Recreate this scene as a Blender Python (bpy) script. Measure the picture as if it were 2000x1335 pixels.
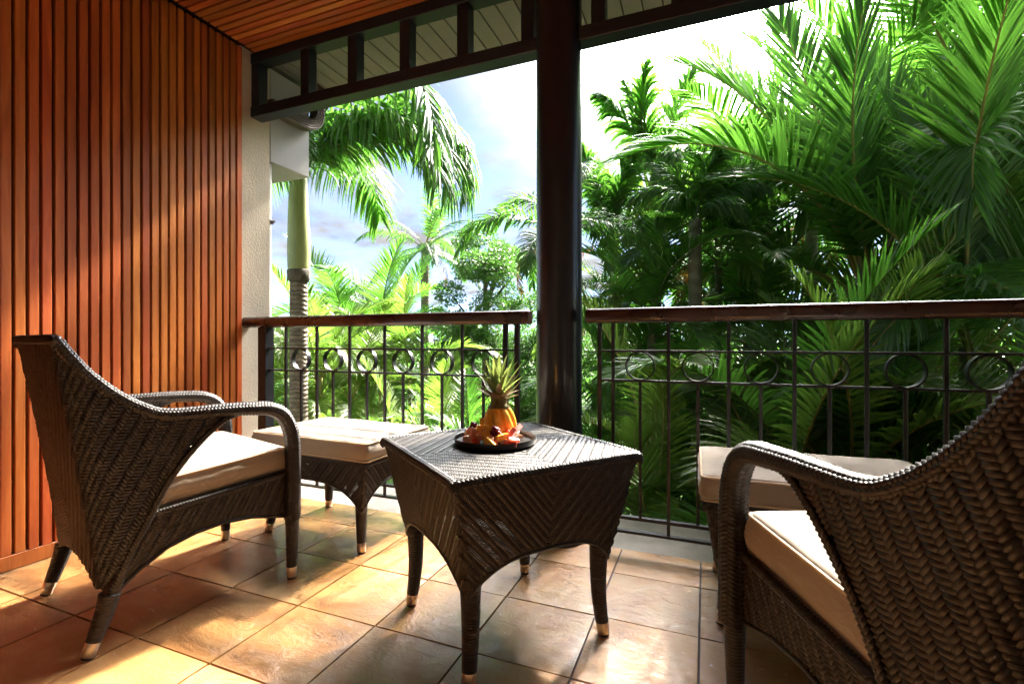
import bpy, bmesh, math, random
import numpy as np
from mathutils import Vector, Matrix, noise
S = bpy.context.scene
for o in list(bpy.data.objects): bpy.data.objects.remove(o)
C = S.collection
rad = math.radians
PI = math.pi

# ------------------------------------------------------------------ camera, light, exposure
cam_d = bpy.data.cameras.new('camera'); cam = bpy.data.objects.new('camera', cam_d); C.objects.link(cam)
cam_d.sensor_width = 36.0; cam_d.lens = 17.0; cam_d.clip_start = 0.02; cam_d.clip_end = 2000
cam_d.shift_y = -0.0018
cam.location = (0, 0, 0.895); cam.rotation_euler = (rad(90), 0, rad(21.8))
S.camera = cam
SUN_EL, SUN_AZ = 42.0, 9.5          # azimuth measured from +Y towards +X
W = bpy.data.worlds.new('World'); S.world = W; W.use_nodes = True
wn, wl = W.node_tree.nodes, W.node_tree.links
wn.clear()
w_out = wn.new('ShaderNodeOutputWorld'); w_bg = wn.new('ShaderNodeBackground'); w_bg.inputs[1].default_value = 0.05
w_sky = wn.new('ShaderNodeTexSky'); w_sky.sky_type = 'NISHITA'; w_sky.sun_disc = False
w_sky.sun_elevation = rad(SUN_EL); w_sky.sun_rotation = rad(SUN_AZ); w_sky.air_density = 0.40; w_sky.dust_density = 0.1; w_sky.ozone_density = 1.0; w_sky.altitude = 1500
w_tc = wn.new('ShaderNodeTexCoord'); w_sep = wn.new('ShaderNodeSeparateXYZ')
wl.new(w_tc.outputs['Generated'], w_sep.inputs[0])
w_zz = wn.new('ShaderNodeMath'); w_zz.operation = 'ADD'; w_zz.inputs[1].default_value = 0.22; wl.new(w_sep.outputs[2], w_zz.inputs[0])
w_mx = wn.new('ShaderNodeMath'); w_mx.operation = 'MAXIMUM'; w_mx.inputs[1].default_value = 0.05; wl.new(w_zz.outputs[0], w_mx.inputs[0])
w_dv = wn.new('ShaderNodeVectorMath'); w_dv.operation = 'DIVIDE'
w_cb = wn.new('ShaderNodeCombineXYZ')
for k in range(3): wl.new(w_mx.outputs[0], w_cb.inputs[k])
wl.new(w_tc.outputs['Generated'], w_dv.inputs[0]); wl.new(w_cb.outputs[0], w_dv.inputs[1])
w_n = wn.new('ShaderNodeTexNoise'); w_n.inputs['Scale'].default_value = 2.3; w_n.inputs['Detail'].default_value = 9; w_n.inputs['Roughness'].default_value = 0.58
w_n.inputs['Distortion'].default_value = 0.35
wl.new(w_dv.outputs[0], w_n.inputs['Vector'])
w_r = wn.new('ShaderNodeValToRGB'); w_r.color_ramp.elements[0].position = 0.40; w_r.color_ramp.elements[1].position = 0.60; w_r.color_ramp.elements[0].color = (.38, .38, .38, 1)
wl.new(w_n.outputs['Fac'], w_r.inputs[0])
w_m = wn.new('ShaderNodeMix'); w_m.data_type = 'RGBA'
wl.new(w_r.outputs[0], w_m.inputs[0]); wl.new(w_sky.outputs[0], w_m.inputs[6])
# thin cloud is brighter the nearer it lies to the sun (forward scattering), and uneven in thickness
w_sd = (math.sin(rad(SUN_AZ))*math.cos(rad(SUN_EL)), math.cos(rad(SUN_AZ))*math.cos(rad(SUN_EL)), math.sin(rad(SUN_EL)))
w_dot = wn.new('ShaderNodeVectorMath'); w_dot.operation = 'DOT_PRODUCT'; wl.new(w_tc.outputs['Generated'], w_dot.inputs[0]); w_dot.inputs[1].default_value = w_sd
def w_math(op, a, b):
    q = wn.new('ShaderNodeMath'); q.operation = op
    for i_, v_ in ((0, a), (1, b)):
        if hasattr(v_, 'is_output'): wl.new(v_, q.inputs[i_])
        else: q.inputs[i_].default_value = v_
    return q.outputs[0]
w_gl = w_math('MULTIPLY', w_math('POWER', w_math('MAXIMUM', w_dot.outputs['Value'], 0.0), 34.0), 340.0)
w_n2 = wn.new('ShaderNodeTexNoise'); w_n2.inputs['Scale'].default_value = 5.0; w_n2.inputs['Detail'].default_value = 7; wl.new(w_dv.outputs[0], w_n2.inputs['Vector'])
w_val = w_math('ADD', w_math('ADD', w_math('MULTIPLY', w_n2.outputs['Fac'], 1.3), .26), w_gl)
w_cc = wn.new('ShaderNodeCombineXYZ'); wl.new(w_val, w_cc.inputs[0]); wl.new(w_val, w_cc.inputs[1]); wl.new(w_math('MULTIPLY', w_val, 1.02), w_cc.inputs[2]); wl.new(w_cc.outputs[0], w_m.inputs[7])
wl.new(w_m.outputs[2], w_bg.inputs[0]); wl.new(w_bg.outputs[0], w_out.inputs[0])

sun_d = bpy.data.lights.new('sun', 'SUN'); sun_d.energy = 2.0; sun_d.angle = rad(3.0); sun_d.color = (1.0, 0.90, 0.74)
sun = bpy.data.objects.new('sun', sun_d); C.objects.link(sun)
d = Vector((math.sin(rad(SUN_AZ))*math.cos(rad(SUN_EL)), math.cos(rad(SUN_AZ))*math.cos(rad(SUN_EL)), math.sin(rad(SUN_EL))))
sun.rotation_euler = d.to_track_quat('Z', 'Y').to_euler(); sun.location = d*30
S.view_settings.view_transform = 'Standard'; S.view_settings.look = 'None'; S.view_settings.gamma = 1.0
S.view_settings.use_curve_mapping = False; S.view_settings.exposure = 3.82
S.render.engine = 'CYCLES'
S.cycles.max_bounces = 8; S.cycles.transparent_max_bounces = 8
try:
    S.cycles.use_denoising = True; S.cycles.denoiser = 'OPENIMAGEDENOISE'
except Exception: pass

# ------------------------------------------------------------------ helpers
class Nodes:
    def __init__(s, name):
        s.m = bpy.data.materials.new(name); s.m.use_nodes = True; s.t = s.m.node_tree
        s.b = s.t.nodes['Principled BSDF']; s.out = s.t.nodes['Material Output']
    def n(s, typ, **kw):
        nd = s.t.nodes.new('ShaderNode'+typ)
        for k, v in kw.items():
            if k in nd.inputs: 
                if hasattr(v, 'is_output'): s.t.links.new(v, nd.inputs[k])
                else: nd.inputs[k].default_value = v
            else: setattr(nd, k, v)
        return nd
    def l(s, a, b): s.t.links.new(a, b)
    def set(s, **kw):
        for k, v in kw.items():
            key = {'col': 'Base Color', 'rough': 'Roughness', 'metal': 'Metallic', 'spec': 'Specular IOR Level', 'normal': 'Normal', 'coat': 'Coat Weight',
                   'coatr': 'Coat Roughness', 'sheen': 'Sheen Weight', 'sss': 'Subsurface Weight'}[k]
            if hasattr(v, 'is_output'): s.l(v, s.b.inputs[key])
            else: s.b.inputs[key].default_value = (v + (1,) if key == 'Base Color' and len(v) == 3 else v)
    def ramp(s, fac, stops):
        r = s.n('ValToRGB'); e = r.color_ramp.elements
        while len(e) < len(stops): e.new(0.5)
        for q, (p, c) in zip(e, stops): q.position = p; q.color = tuple(c)+(1,)
        s.l(fac, r.inputs[0]); return r.outputs[0]
    def mix(s, f, a, b, blend='MIX'):
        m = s.n('Mix', data_type='RGBA', blend_type=blend)
        for i, v in ((0, f), (6, a), (7, b)):
            if hasattr(v, 'is_output'): s.l(v, m.inputs[i])
            else: m.inputs[i].default_value = v if i == 0 else tuple(v)+(1,)
        return m.outputs[2]
    def coords(s, scale=(1, 1, 1), kind='Object', rnd=0.0):
        tc = s.n('TexCoord'); v = tc.outputs[kind]
        if rnd:
            oi = s.n('ObjectInfo'); mu = s.n('VectorMath', operation='MULTIPLY_ADD')
            cx = s.n('CombineXYZ'); 
            for k in range(3): s.l(oi.outputs['Random'], cx.inputs[k])
            s.l(cx.outputs[0], mu.inputs[0]); mu.inputs[1].default_value = (rnd, rnd*1.7, rnd*.6); s.l(v, mu.inputs[2]); v = mu.outputs[0]
        mp = s.n('Mapping'); s.l(v, mp.inputs[0]); mp.inputs['Scale'].default_value = scale
        return mp.outputs[0]
    def noise(s, vec, scale, detail=4, rough=.55, dist=0):
        q = s.n('TexNoise', Scale=scale, Detail=detail, Roughness=rough, Distortion=dist); s.l(vec, q.inputs['Vector']); return q.outputs['Fac']
    def bump(s, h, strength=.3, dist=.01, normal=None):
        b = s.n('Bump', Strength=strength, Distance=dist); s.l(h, b.inputs['Height'])
        if normal is not None: s.l(normal, b.inputs['Normal'])
        return b.outputs[0]
    def rand(s): return s.n('ObjectInfo').outputs['Random']
    def math(s, op, a, b=0.0):
        m = s.n('Math', operation=op)
        for i, v in ((0, a), (1, b)):
            if hasattr(v, 'is_output'): s.l(v, m.inputs[i])
            else: m.inputs[i].default_value = v
        return m.outputs[0]

def mat_wood(name, scale, cols, rough):
    k = Nodes(name); v = k.coords(scale, rnd=37.0)
    g = k.noise(v, 1.0, 6, .66, .9); f = k.noise(v, 5.0, 4, .75)
    c = k.ramp(g, [(.28, cols[0]), (.5, cols[1]), (.72, cols[2])])
    c = k.mix(k.math('MULTIPLY', f, .55), c, cols[0])
    h = k.n('HueSaturation', Saturation=1.02); k.l(c, h.inputs['Color']); k.l(k.math('ADD', k.math('MULTIPLY', k.math('FRACT', k.math('MULTIPLY', k.rand(), 7.3)), .022), .487), h.inputs['Hue'])
    k.l(k.math('MULTIPLY_ADD', k.rand(), .5) if False else k.math('ADD', k.math('MULTIPLY', k.rand(), .62), .70), h.inputs['Value'])
    k.set(col=h.outputs[0], rough=k.math('ADD', k.math('MULTIPLY', f, .25), rough), spec=.45, normal=k.bump(f, .28, .002))
    return k.m
M = {}
WOOD = [(.27, .066, .017), (.46, .136, .034), (.60, .215, .062)]
M['slat'] = mat_wood('oiled_slat_timber', (22, 22, 1.6), WOOD, .26)
M['ceil_slat'] = mat_wood('ceiling_slat_timber', (1.6, 22, 22), WOOD, .3)
def simple(name, col, rough=.5, metal=0., spec=.5, bump=0, bscale=200, var=0.0, coat=0, bd=.002):
    k = Nodes(name); v = k.coords()
    if var:
        f = k.noise(v, 6.0, 5, .6)
        c = k.ramp(f, [(.3, tuple(x*(1-var) for x in col)), (.7, tuple(min(1, x*(1+var)) for x in col))]); k.set(col=c)
        k.set(rough=k.math('ADD', k.math('MULTIPLY', f, .16), rough-.08))
    else: k.set(col=col, rough=rough)
    k.set(metal=metal, spec=spec, coat=coat)
    if bump: k.set(normal=k.bump(k.noise(v, bscale, 4, .6), bump, bd))
    return k.m
M['groove'] = simple('dark_groove_backing', (.012, .005, .003), .8)
M['plaster'] = simple('cream_rough_plaster', (.60, .52, .40), .85, 0, .3, .9, 95, .08, bd=.006)
M['white_plaster'] = simple('pale_grey_plaster', (.46, .45, .455), .8, 0, .3, .3, 60, .05)
M['black_steel'] = simple('black_painted_steel', (.012, .0125, .016), .34, 0, .5, .08, 300, .15)
M['beam'] = simple('dark_blue_black_painted_timber', (.014, .020, .033), .42, 0, .4, .15, 90, .2)
M['column'] = simple('glossy_black_column_paint', (.009, .012, .021), .34, 0, .4, .03, 40, .2, .3)
M['handrail'] = simple('brown_lacquered_handrail', (.036, .012, .010), .28, 0, .6, .05, 120, .35, .4)
M['ferrule'] = simple('brushed_metal_ferrule', (.62, .52, .40), .28, 1.0, .5, .1, 400, .05)
M['rubber'] = simple('black_rubber', (.012, .012, .012), .7)
M['concrete'] = simple('weathered_concrete', (.34, .30, .25), .75, 0, .3, .6, 60, .22, bd=.004)
M['grout'] = simple('dark_grout', (.075, .055, .04), .8, 0, .3, .3, 200, .1)
M['soffit'] = simple('olive_cream_soffit_paint', (.27, .275, .24), .6, 0, .3, .1, 40, .06)
M['fascia'] = simple('brown_painted_metal', (.10, .070, .062), .4, 0, .5, .05, 60, .1)
M['pipe'] = simple('white_pvc_pipe', (.70, .68, .64), .45)
M['wall'] = simple('pale_house_wall', (.74, .71, .66), .85, 0, .3, .3, 70, .05)  # for walls out of view, whitened to bounce more fill light
M['tray'] = simple('black_glazed_tray', (.022, .018, .017), .35, 0, .5, .1, 60, .2)
# wicker
k = Nodes('dark_brown_wicker'); v = k.coords()
f = k.noise(v, 38, 3, .6); g = k.noise(v, 9, 3, .6)
c = k.ramp(f, [(.3, (.009, .0062, .0056)), (.55, (.020, .0142, .0126)), (.75, (.036, .0270, .0240))])
k.set(col=c, rough=k.math('ADD', k.math('MULTIPLY', g, .2), .36), spec=.45, normal=k.bump(k.noise(k.coords((1, 1, 1)), 320, 2), .15, .001))
M['wicker'] = k.m
M['wicker_back'] = simple('wicker_shadow_strands', (.018, .013, .012), .55)
# cushion fabric: fine woven ribs
k = Nodes('taupe_woven_cushion'); v = k.coords()
wv = k.n('TexWave', wave_type='BANDS', bands_direction='X', Scale=150.0, Distortion=.6, Detail=1.0); k.l(v, wv.inputs['Vector'])
f = k.noise(v, 9, 5, .6); ff = k.noise(v, 420, 2)
c = k.ramp(f, [(.3, (.29, .238, .186)), (.7, (.365, .30, .235))]); c = k.mix(k.math('MULTIPLY', wv.outputs['Fac'], .35), c, (.25, .20, .155))
b1 = k.bump(k.noise(v, 6, 3, .5), .35, .02); b2 = k.bump(wv.outputs['Fac'], .25, .001, b1); b3 = k.bump(ff, .2, .001, b2)
k.set(col=c, rough=.85, spec=.25, sheen=.25, normal=b3); M['cushion'] = k.m
M['piping'] = simple('taupe_piping', (.52, .40, .28), .8, 0, .25, .3, 300, .05)
# floor tile: sandstone-look glazed tile
k = Nodes('rust_sandstone_tile'); v = k.coords(rnd=23.0)
f = k.noise(v, 3.2, 6, .6, .8); g = k.noise(v, 14, 6, .65, .4); r = k.noise(k.coords((1.0, 2.0, 1.0), rnd=51.0), 10, 9, .74, 1.9)
c = k.ramp(f, [(.28, (.20, .080, .025)), (.42, (.39, .178, .057)), (.57, (.48, .262, .098)), (.76, (.52, .35, .18))])
c = k.mix(k.math('MULTIPLY', g, .45), c, (.24, .12, .055))
h = k.n('HueSaturation'); k.l(c, h.inputs['Color']); k.l(k.math('ADD', k.math('MULTIPLY', k.rand(), .35), .82), h.inputs['Value'])
b1 = k.bump(r, .5, .010); b2 = k.bump(g, .25, .004, b1)
k.set(col=h.outputs[0], rough=k.math('ADD', k.math('MULTIPLY', r, .30), .08), spec=.7, coat=.4, coatr=.14, normal=b2); M['tile'] = k.m

def mat_leaf(name, c0, c1, tr, rough=.38, tw=.42):
    k = Nodes(name); v = k.coords()
    f = k.noise(v, 2.3, 4, .6); rr = k.rand()
    mx = k.math('ADD', k.math('MULTIPLY', f, .8), k.math('MULTIPLY', rr, .45))
    c = k.ramp(mx, [(.3, c0), (.85, c1)])
    k.set(col=c, rough=rough, spec=.5)
    t = k.n('BsdfTranslucent'); k.l(k.mix(.0, tr, c) if False else k.mix(k.math('MULTIPLY', rr, .45), tr, tuple(x*.7 for x in tr)), t.inputs[0])
    ms = k.n('MixShader'); ms.inputs[0].default_value = tw
    k.l(k.b.outputs[0], ms.inputs[1]); k.l(t.outputs[0], ms.inputs[2]); k.l(ms.outputs[0], k.out.inputs[0])
    return k.m
M['leaf_dark'] = mat_leaf('deep_green_palm_leaf', (.036, .088, .022), (.075, .15, .034), (.12, .32, .035), tw=.47)
M['leaf_mid'] = mat_leaf('green_palm_leaf', (.045, .125, .020), (.092, .20, .030), (.13, .36, .035), tw=.47)
M['leaf_bright'] = mat_leaf('yellow_green_palm_leaf', (.065, .125, .014), (.125, .185, .022), (.20, .37, .045), tw=.45)
M['leaf_broad'] = mat_leaf('dark_broadleaf', (.038, .095, .024), (.085, .165, .035), (.12, .30, .04), .4, .38)
M['leaf_dry'] = mat_leaf('dry_brown_leaf', (.16, .075, .02), (.25, .13, .04), (.45, .20, .05), .6, .3)
M['rachis'] = simple('green_leaf_stalk', (.10, .15, .035), .45, var=.2)
M['rachis_y'] = simple('yellow_leaf_stalk', (.28, .25, .06), .45, var=.2)
k = Nodes('ringed_palm_bark'); v = k.coords((1, 1, 1))
wv = k.n('TexWave', wave_type='BANDS', bands_direction='Z', Scale=7.0, Distortion=3.5, Detail=3.0, **{'Detail Scale': 2.0}); k.l(v, wv.inputs['Vector'])
f = k.noise(v, 12, 5, .6); c = k.ramp(f, [(.3, (.16, .115, .075)), (.7, (.34, .27, .19))]); c = k.mix(k.math('MULTIPLY', wv.outputs['Fac'], .6), c, (.10, .07, .045))
k.set(col=c, rough=.8, spec=.3, normal=k.bump(wv.outputs['Fac'], .7, .02)); M['bark'] = k.m
k = Nodes('grey_green_palm_trunk'); v = k.coords()
wv = k.n('TexWave', wave_type='BANDS', bands_direction='Z', Scale=2.2, Distortion=1.2, Detail=2.0); k.l(v, wv.inputs['Vector'])
f = k.noise(v, 8, 5, .6); c = k.ramp(f, [(.3, (.17, .17, .12)), (.7, (.33, .33, .25))]); c = k.mix(k.math('MULTIPLY', wv.outputs['Fac'], .35), c, (.12, .10, .07))
k.set(col=c, rough=.7, spec=.3, normal=k.bump(wv.outputs['Fac'], .4, .02)); M['trunk_grey'] = k.m
k = Nodes('yellow_green_crownshaft'); v = k.coords((1, 1, .25)); f = k.noise(v, 7, 5, .6)
c = k.ramp(f, [(.25, (.16, .19, .05)), (.5, (.34, .35, .11)), (.66, (.36, .34, .13)), (.8, (.20, .13, .06))]); k.set(col=c, rough=.38, spec=.5); M['shaft'] = k.m
k = Nodes('brown_wood_bark'); v = k.coords((1, 1, .3)); f = k.noise(v, 14, 6, .65); c = k.ramp(f, [(.3, (.06, .045, .03)), (.7, (.17, .13, .09))])
k.set(col=c, rough=.9, normal=k.bump(f, .8, .03)); M['wood_bark'] = k.m
k = Nodes('garden_soil'); v = k.coords(); f = k.noise(v, 1.5, 6, .65); c = k.ramp(f, [(.35, (.05, .04, .022)), (.6, (.05, .08, .02)), (.8, (.09, .12, .03))])
k.set(col=c, rough=.95, normal=k.bump(f, .8, .1)); M['soil'] = k.m

class MB:
    def __init__(s): s.v = []; s.f = []
    def add(s, v, f):
        o = len(s.v); s.v += [tuple(p) for p in v]; s.f += [tuple(i+o for i in q) for q in f]; return s
    def box(s, a, b, bev=0.0):
        (x0, y0, z0), (x1, y1, z1) = a, b
        if bev <= 0:
            v = [(x0,y0,z0),(x1,y0,z0),(x1,y1,z0),(x0,y1,z0),(x0,y0,z1),(x1,y0,z1),(x1,y1,z1),(x0,y1,z1)]
            return s.add(v, [(0,3,2,1),(4,5,6,7),(0,1,5,4),(1,2,6,5),(2,3,7,6),(3,0,4,7)])
        bm = bmesh.new(); bmesh.ops.create_cube(bm, size=1)
        for q in bm.verts: q.co = Vector(((x0+x1)/2+q.co.x*(x1-x0), (y0+y1)/2+q.co.y*(y1-y0), (z0+z1)/2+q.co.z*(z1-z0)))
        bmesh.ops.bevel(bm, geom=list(bm.edges), offset=bev, segments=1, affect='EDGES', profile=.5)
        bm.verts.index_update(); s.add([q.co[:] for q in bm.verts], [[w.index for w in q.verts] for q in bm.faces]); bm.free(); return s
    def tube(s, pts, r, n=8, caps=True, flat=1.0, up=None):
        pts = [Vector(p) for p in pts]; N = len(pts)
        rs = r if hasattr(r, '__len__') else [r]*N
        t0 = (pts[1]-pts[0]).normalized(); u = Vector(up) if up else (Vector((0,0,1)) if abs(t0.z) < .9 else Vector((1,0,0)))
        V = []; F = []
        for i in range(N):
            t = (pts[min(i+1, N-1)]-pts[max(i-1, 0)]).normalized(); u = (u - t*u.dot(t)).normalized(); w = t.cross(u)
            for j in range(n):
                a = 2*PI*j/n; V.append(pts[i]+(u*math.cos(a)*flat+w*math.sin(a))*rs[i])
        for i in range(N-1):
            for j in range(n): F.append((i*n+j, i*n+(j+1) % n, (i+1)*n+(j+1) % n, (i+1)*n+j))
        if caps: F.append(tuple(range(n-1, -1, -1))); F.append(tuple((N-1)*n+j for j in range(n)))
        return s.add(V, F)
    def lathe(s, prof, n=24, center=(0, 0, 0)):
        V = []; F = []
        for r, z in prof:
            for j in range(n): a = 2*PI*j/n; V.append((center[0]+r*math.cos(a), center[1]+r*math.sin(a), center[2]+z))
        for i in range(len(prof)-1):
            for j in range(n): F.append((i*n+j, i*n+(j+1) % n, (i+1)*n+(j+1) % n, (i+1)*n+j))
        F.append(tuple(range(n-1, -1, -1))); F.append(tuple((len(prof)-1)*n+j for j in range(n)))
        return s.add(V, F)
    def mesh(s, name, mat, smooth=False):
        me = bpy.data.meshes.new(name); me.from_pydata(s.v, [], s.f); me.materials.append(mat)
        if smooth: me.shade_smooth() if hasattr(me, 'shade_smooth') else me.polygons.foreach_set('use_smooth', [True]*len(me.polygons))
        me.update(); return me
    def build(s, name, mat, parent=None, smooth=False, sharp=None):
        me = s.mesh(name, mat, smooth)
        if sharp and smooth:
            try: me.set_sharp_from_angle(angle=rad(sharp))
            except Exception: pass
        return link(name, me, parent)
def link(name, me, parent=None, loc=None):
    o = bpy.data.objects.new(name, me); C.objects.link(o)
    if parent is not None: o.parent = parent
    if loc is not None: o.location = loc
    return o
def tag(o, label=None, cat=None, group=None, kind=None):
    if label: o['label'] = label
    if cat: o['category'] = cat
    if group: o['group'] = group
    if kind: o['kind'] = kind
    return o
def empty(name, loc=(0, 0, 0), rz=0.0):
    o = bpy.data.objects.new(name, None); C.objects.link(o); o.location = loc; o.rotation_euler = (0, 0, rz); o.empty_display_size = .1; return o
def np_mesh(name, V, Q, mat, smooth=True, T=None):
    """V (N,3), Q (M,4) quads, T (K,3) triangles"""
    me = bpy.data.meshes.new(name); V = np.asarray(V, np.float32); Q = np.asarray(Q, np.int32).reshape(-1, 4)
    T = np.zeros((0, 3), np.int32) if T is None else np.asarray(T, np.int32).reshape(-1, 3)
    me.vertices.add(len(V)); me.vertices.foreach_set('co', V.ravel())
    loops = np.concatenate([Q.ravel(), T.ravel()]); me.loops.add(len(loops)); me.loops.foreach_set('vertex_index', loops)
    np_ = len(Q)+len(T); me.polygons.add(np_)
    st = np.concatenate([np.arange(len(Q))*4, len(Q)*4+np.arange(len(T))*3]).astype(np.int32)
    me.polygons.foreach_set('loop_start', st)
    me.polygons.foreach_set('use_smooth', np.full(np_, smooth)); me.materials.append(mat); me.update(calc_edges=True); me.validate(); return me
def smoothpath(pts, n):
    """Catmull-Rom resample by arc length"""
    P = np.array(pts, float); P2 = np.vstack([2*P[0]-P[1], P, 2*P[-1]-P[-2]]); out = []
    for i in range(len(P)-1):
        a, b, c_, d_ = P2[i:i+4]
        for t in np.linspace(0, 1, 24, endpoint=False):
            out.append(.5*((2*b)+(-a+c_)*t+(2*a-5*b+4*c_-d_)*t*t+(-a+3*b-3*c_+d_)*t**3))
    out.append(P[-1]); out = np.array(out); L = np.r_[0, np.cumsum(np.linalg.norm(np.diff(out, axis=0), axis=1))]
    q = np.linspace(0, L[-1], n); return np.stack([np.interp(q, L, out[:, k]) for k in range(out.shape[1])], 1)

# ------------------------------------------------------------------ wicker weaving
TA = np.repeat(np.array([-1., -.55, .0, .55, 1.]), 3); TB = np.tile(np.array([-1., 0, 1.]), 5)
TH = np.repeat(np.array([-.55, .75, 1., .75, -.55]), 3)*np.where(TB == 0, 1, .35) - np.where(TB == 0, 0, .12)
TW = np.repeat(np.array([.72, .96, 1., .96, .72]), 3)
TQ = np.array([[i*3+j, i*3+j+1, (i+1)*3+j+1, (i+1)*3+j] for i in range(4) for j in range(2)])
def weave(mapf, inside, box, ang, col, pitch, bulge, flip=False, offset=0.0, phi=.55, hole=None, back=True, seed=0, wk=1.0, clamp=None):
    """strand floats laid herringbone over a developed surface; returns (V,Q) of strands and (V,Q) of the dark layer behind"""
    s0, s1, h0, h1 = box; c = np.array([math.cos(ang), math.sin(ang)]); a = np.array([math.sin(ang), -math.cos(ang)])
    cor = np.array([[s0, h0], [s1, h0], [s0, h1], [s1, h1]]); pp = cor@a; qq = cor@c
    I, J = np.meshgrid(np.arange(math.floor(pp.min()/col)-1, math.ceil(pp.max()/col)+1), np.arange(math.floor(qq.min()/pitch)-1, math.ceil(qq.max()/pitch)+1), indexing='ij')
    I = I.ravel(); J = J.ravel(); par = (I % 2).astype(float)
    p = (I+.5)*col; q = (J+.5*par)*pitch
    ce = p[:, None]*a+q[:, None]*c
    ok = inside(ce[:, 0], ce[:, 1]); I, J, par, ce = I[ok], J[ok], par[ok], ce[ok]
    hz = hole(ce[:, 0], ce[:, 1], I) if hole is not None else np.zeros(len(I), bool)
    sg = np.where(par > 0, 1., -1.)
    rg = np.random.default_rng(seed+11)
    L = .5*col/math.cos(phi)*1.22; Wd = .5*pitch*math.cos(phi)*1.04*wk
    hw = np.where(hz, Wd*.88, Wd)*rg.uniform(.9, 1.06, len(I))
    ph = phi*sg + rg.normal(0, .05, len(I))
    dl = np.cos(ph)[:, None]*a+np.sin(ph)[:, None]*c; dn = -np.sin(ph)[:, None]*a+np.cos(ph)[:, None]*c
    P = ce[:, None, :]+L*TA[None, :, None]*dl[:, None, :]+(hw[:, None]*TB*TW)[:, :, None]*dn[:, None, :]
    def surf(s, h):
        if clamp is not None: s, h = clamp(s, h)
        e = 2e-3; x = mapf(s, h); ds = mapf(s+e, h)-mapf(s-e, h); dh = mapf(s, h+e)-mapf(s, h-e)
        n = np.cross(ds, dh); n /= np.linalg.norm(n, axis=-1, keepdims=True)+1e-12
        return x, (-n if flip else n)
    x, n = surf(P[..., 0].ravel(), P[..., 1].ravel())
    hh = (TH[None]*bulge*rg.uniform(.85, 1.15, (len(I), 1))).ravel()+offset
    V = x+n*hh[:, None]; Q = (TQ[None]+np.arange(len(I))[:, None, None]*15).reshape(-1, 4)
    if not back: return (V, Q), None
    k = ~hz; cc = ce[k]; hc, hp = col*.52, pitch*.52
    cr = np.stack([cc-a*hc-c*hp, cc+a*hc-c*hp, cc+a*hc+c*hp, cc-a*hc+c*hp], 1)
    bx, bn = surf(cr[..., 0].ravel(), cr[..., 1].ravel())
    BV = bx+bn*(offset-bulge*.75); BQ = np.arange(len(cc)*4).reshape(-1, 4)
    if hz.any():   # thin strands running down the open columns
        hc2 = ce[hz]; st = []
        for off in (-.40, -.14, .14, .40):
            b0 = hc2+a*col*off; w = .0014
            st.append(np.stack([b0-a*w-c*hp, b0+a*w-c*hp, b0+a*w+c*hp, b0-a*w+c*hp], 1))
        st = np.concatenate(st); sx, sn = surf(st[..., 0].ravel(), st[..., 1].ravel())
        BQ = np.concatenate([BQ, np.arange(len(st)*4).reshape(-1, 4)+len(BV)]); BV = np.concatenate([BV, sx+sn*(offset-bulge*.3)])
    return (V, Q), (BV, BQ)
class Wick:
    def __init__(s): s.v = []; s.q = []; s.n = 0; s.bv = []; s.bq = []; s.bn = 0
    def put(s, r):
        (V, Q), b = r
        s.v.append(V); s.q.append(Q+s.n); s.n += len(V)
        if b is not None: s.bv.append(b[0]); s.bq.append(b[1]+s.bn); s.bn += len(b[0])
    def build(s, name, parent, back_name='inner_weave'):
        o = link(name, np_mesh(name, np.concatenate(s.v), np.concatenate(s.q), M['wicker']), parent); o['kind'] = 'stuff'
        if s.bv:
            b = link(back_name, np_mesh(back_name, np.concatenate(s.bv), np.concatenate(s.bq), M['wicker_back'], False), parent)
        return o
def tube_map(path, rfun, bi=(1, 0, 0), bw=1.0):
    """map (s along the path, h around it) for a path lying in a plane with normal bi; h is 0..2pi times r0"""
    P = np.array(path, float); L = np.r_[0, np.cumsum(np.linalg.norm(np.diff(P, axis=0), axis=1))]; T = np.gradient(P, axis=0); T /= np.linalg.norm(T, axis=1, keepdims=True)
    B = np.array(bi, float)
    def f(s, h, r0=.02):
        x = np.stack([np.interp(s, L, P[:, k]) for k in range(3)], -1); t = np.stack([np.interp(s, L, T[:, k]) for k in range(3)], -1)
        t /= np.linalg.norm(t, axis=-1, keepdims=True); nn = np.cross(B, t); nn /= np.linalg.norm(nn, axis=-1, keepdims=True)+1e-9; b2 = np.cross(t, nn)
        th = h/r0; r = rfun(s/L[-1])
        return x+(nn*np.sin(th)[..., None]+b2*(np.cos(th)*(1+(bw-1)*np.clip((s/L[-1]-.2)/.35, 0, 1)))[..., None])*np.asarray(r)[..., None]
    return f, L[-1]
def wrap_tube(wk, path, rfun, col, pitch, bulge, bi=(1, 0, 0), r0=.02, seed=0, bw=1.0):
    f, L = tube_map(path, rfun, bi, bw); ncol = max(2, int(round(2*PI*r0/col/2))*2); cw = 2*PI*r0/ncol
    g = lambda s, h: f(s, h, r0)
    # test which way the surface normal points
    e = 1e-3; s_ = np.array([L/2]); h_ = np.array([.3*r0]); ctr = f(s_, h_, r0); n = np.cross(g(s_+e, h_)-g(s_-e, h_), g(s_, h_+e)-g(s_, h_-e))
    axis = np.stack([np.interp(s_/L, np.linspace(0, 1, len(path)), np.array(path)[:, k]) for k in range(3)], -1)
    fl = float(np.sum(n*(ctr-axis))) < 0
    wk.put(weave(g, lambda s, h: (s > 0) & (s < L) & (h > 1e-6) & (h < 2*PI*r0-1e-6), (0, L, 0, 2*PI*r0), 0.0, cw, pitch, bulge, flip=fl, seed=seed))
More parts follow.
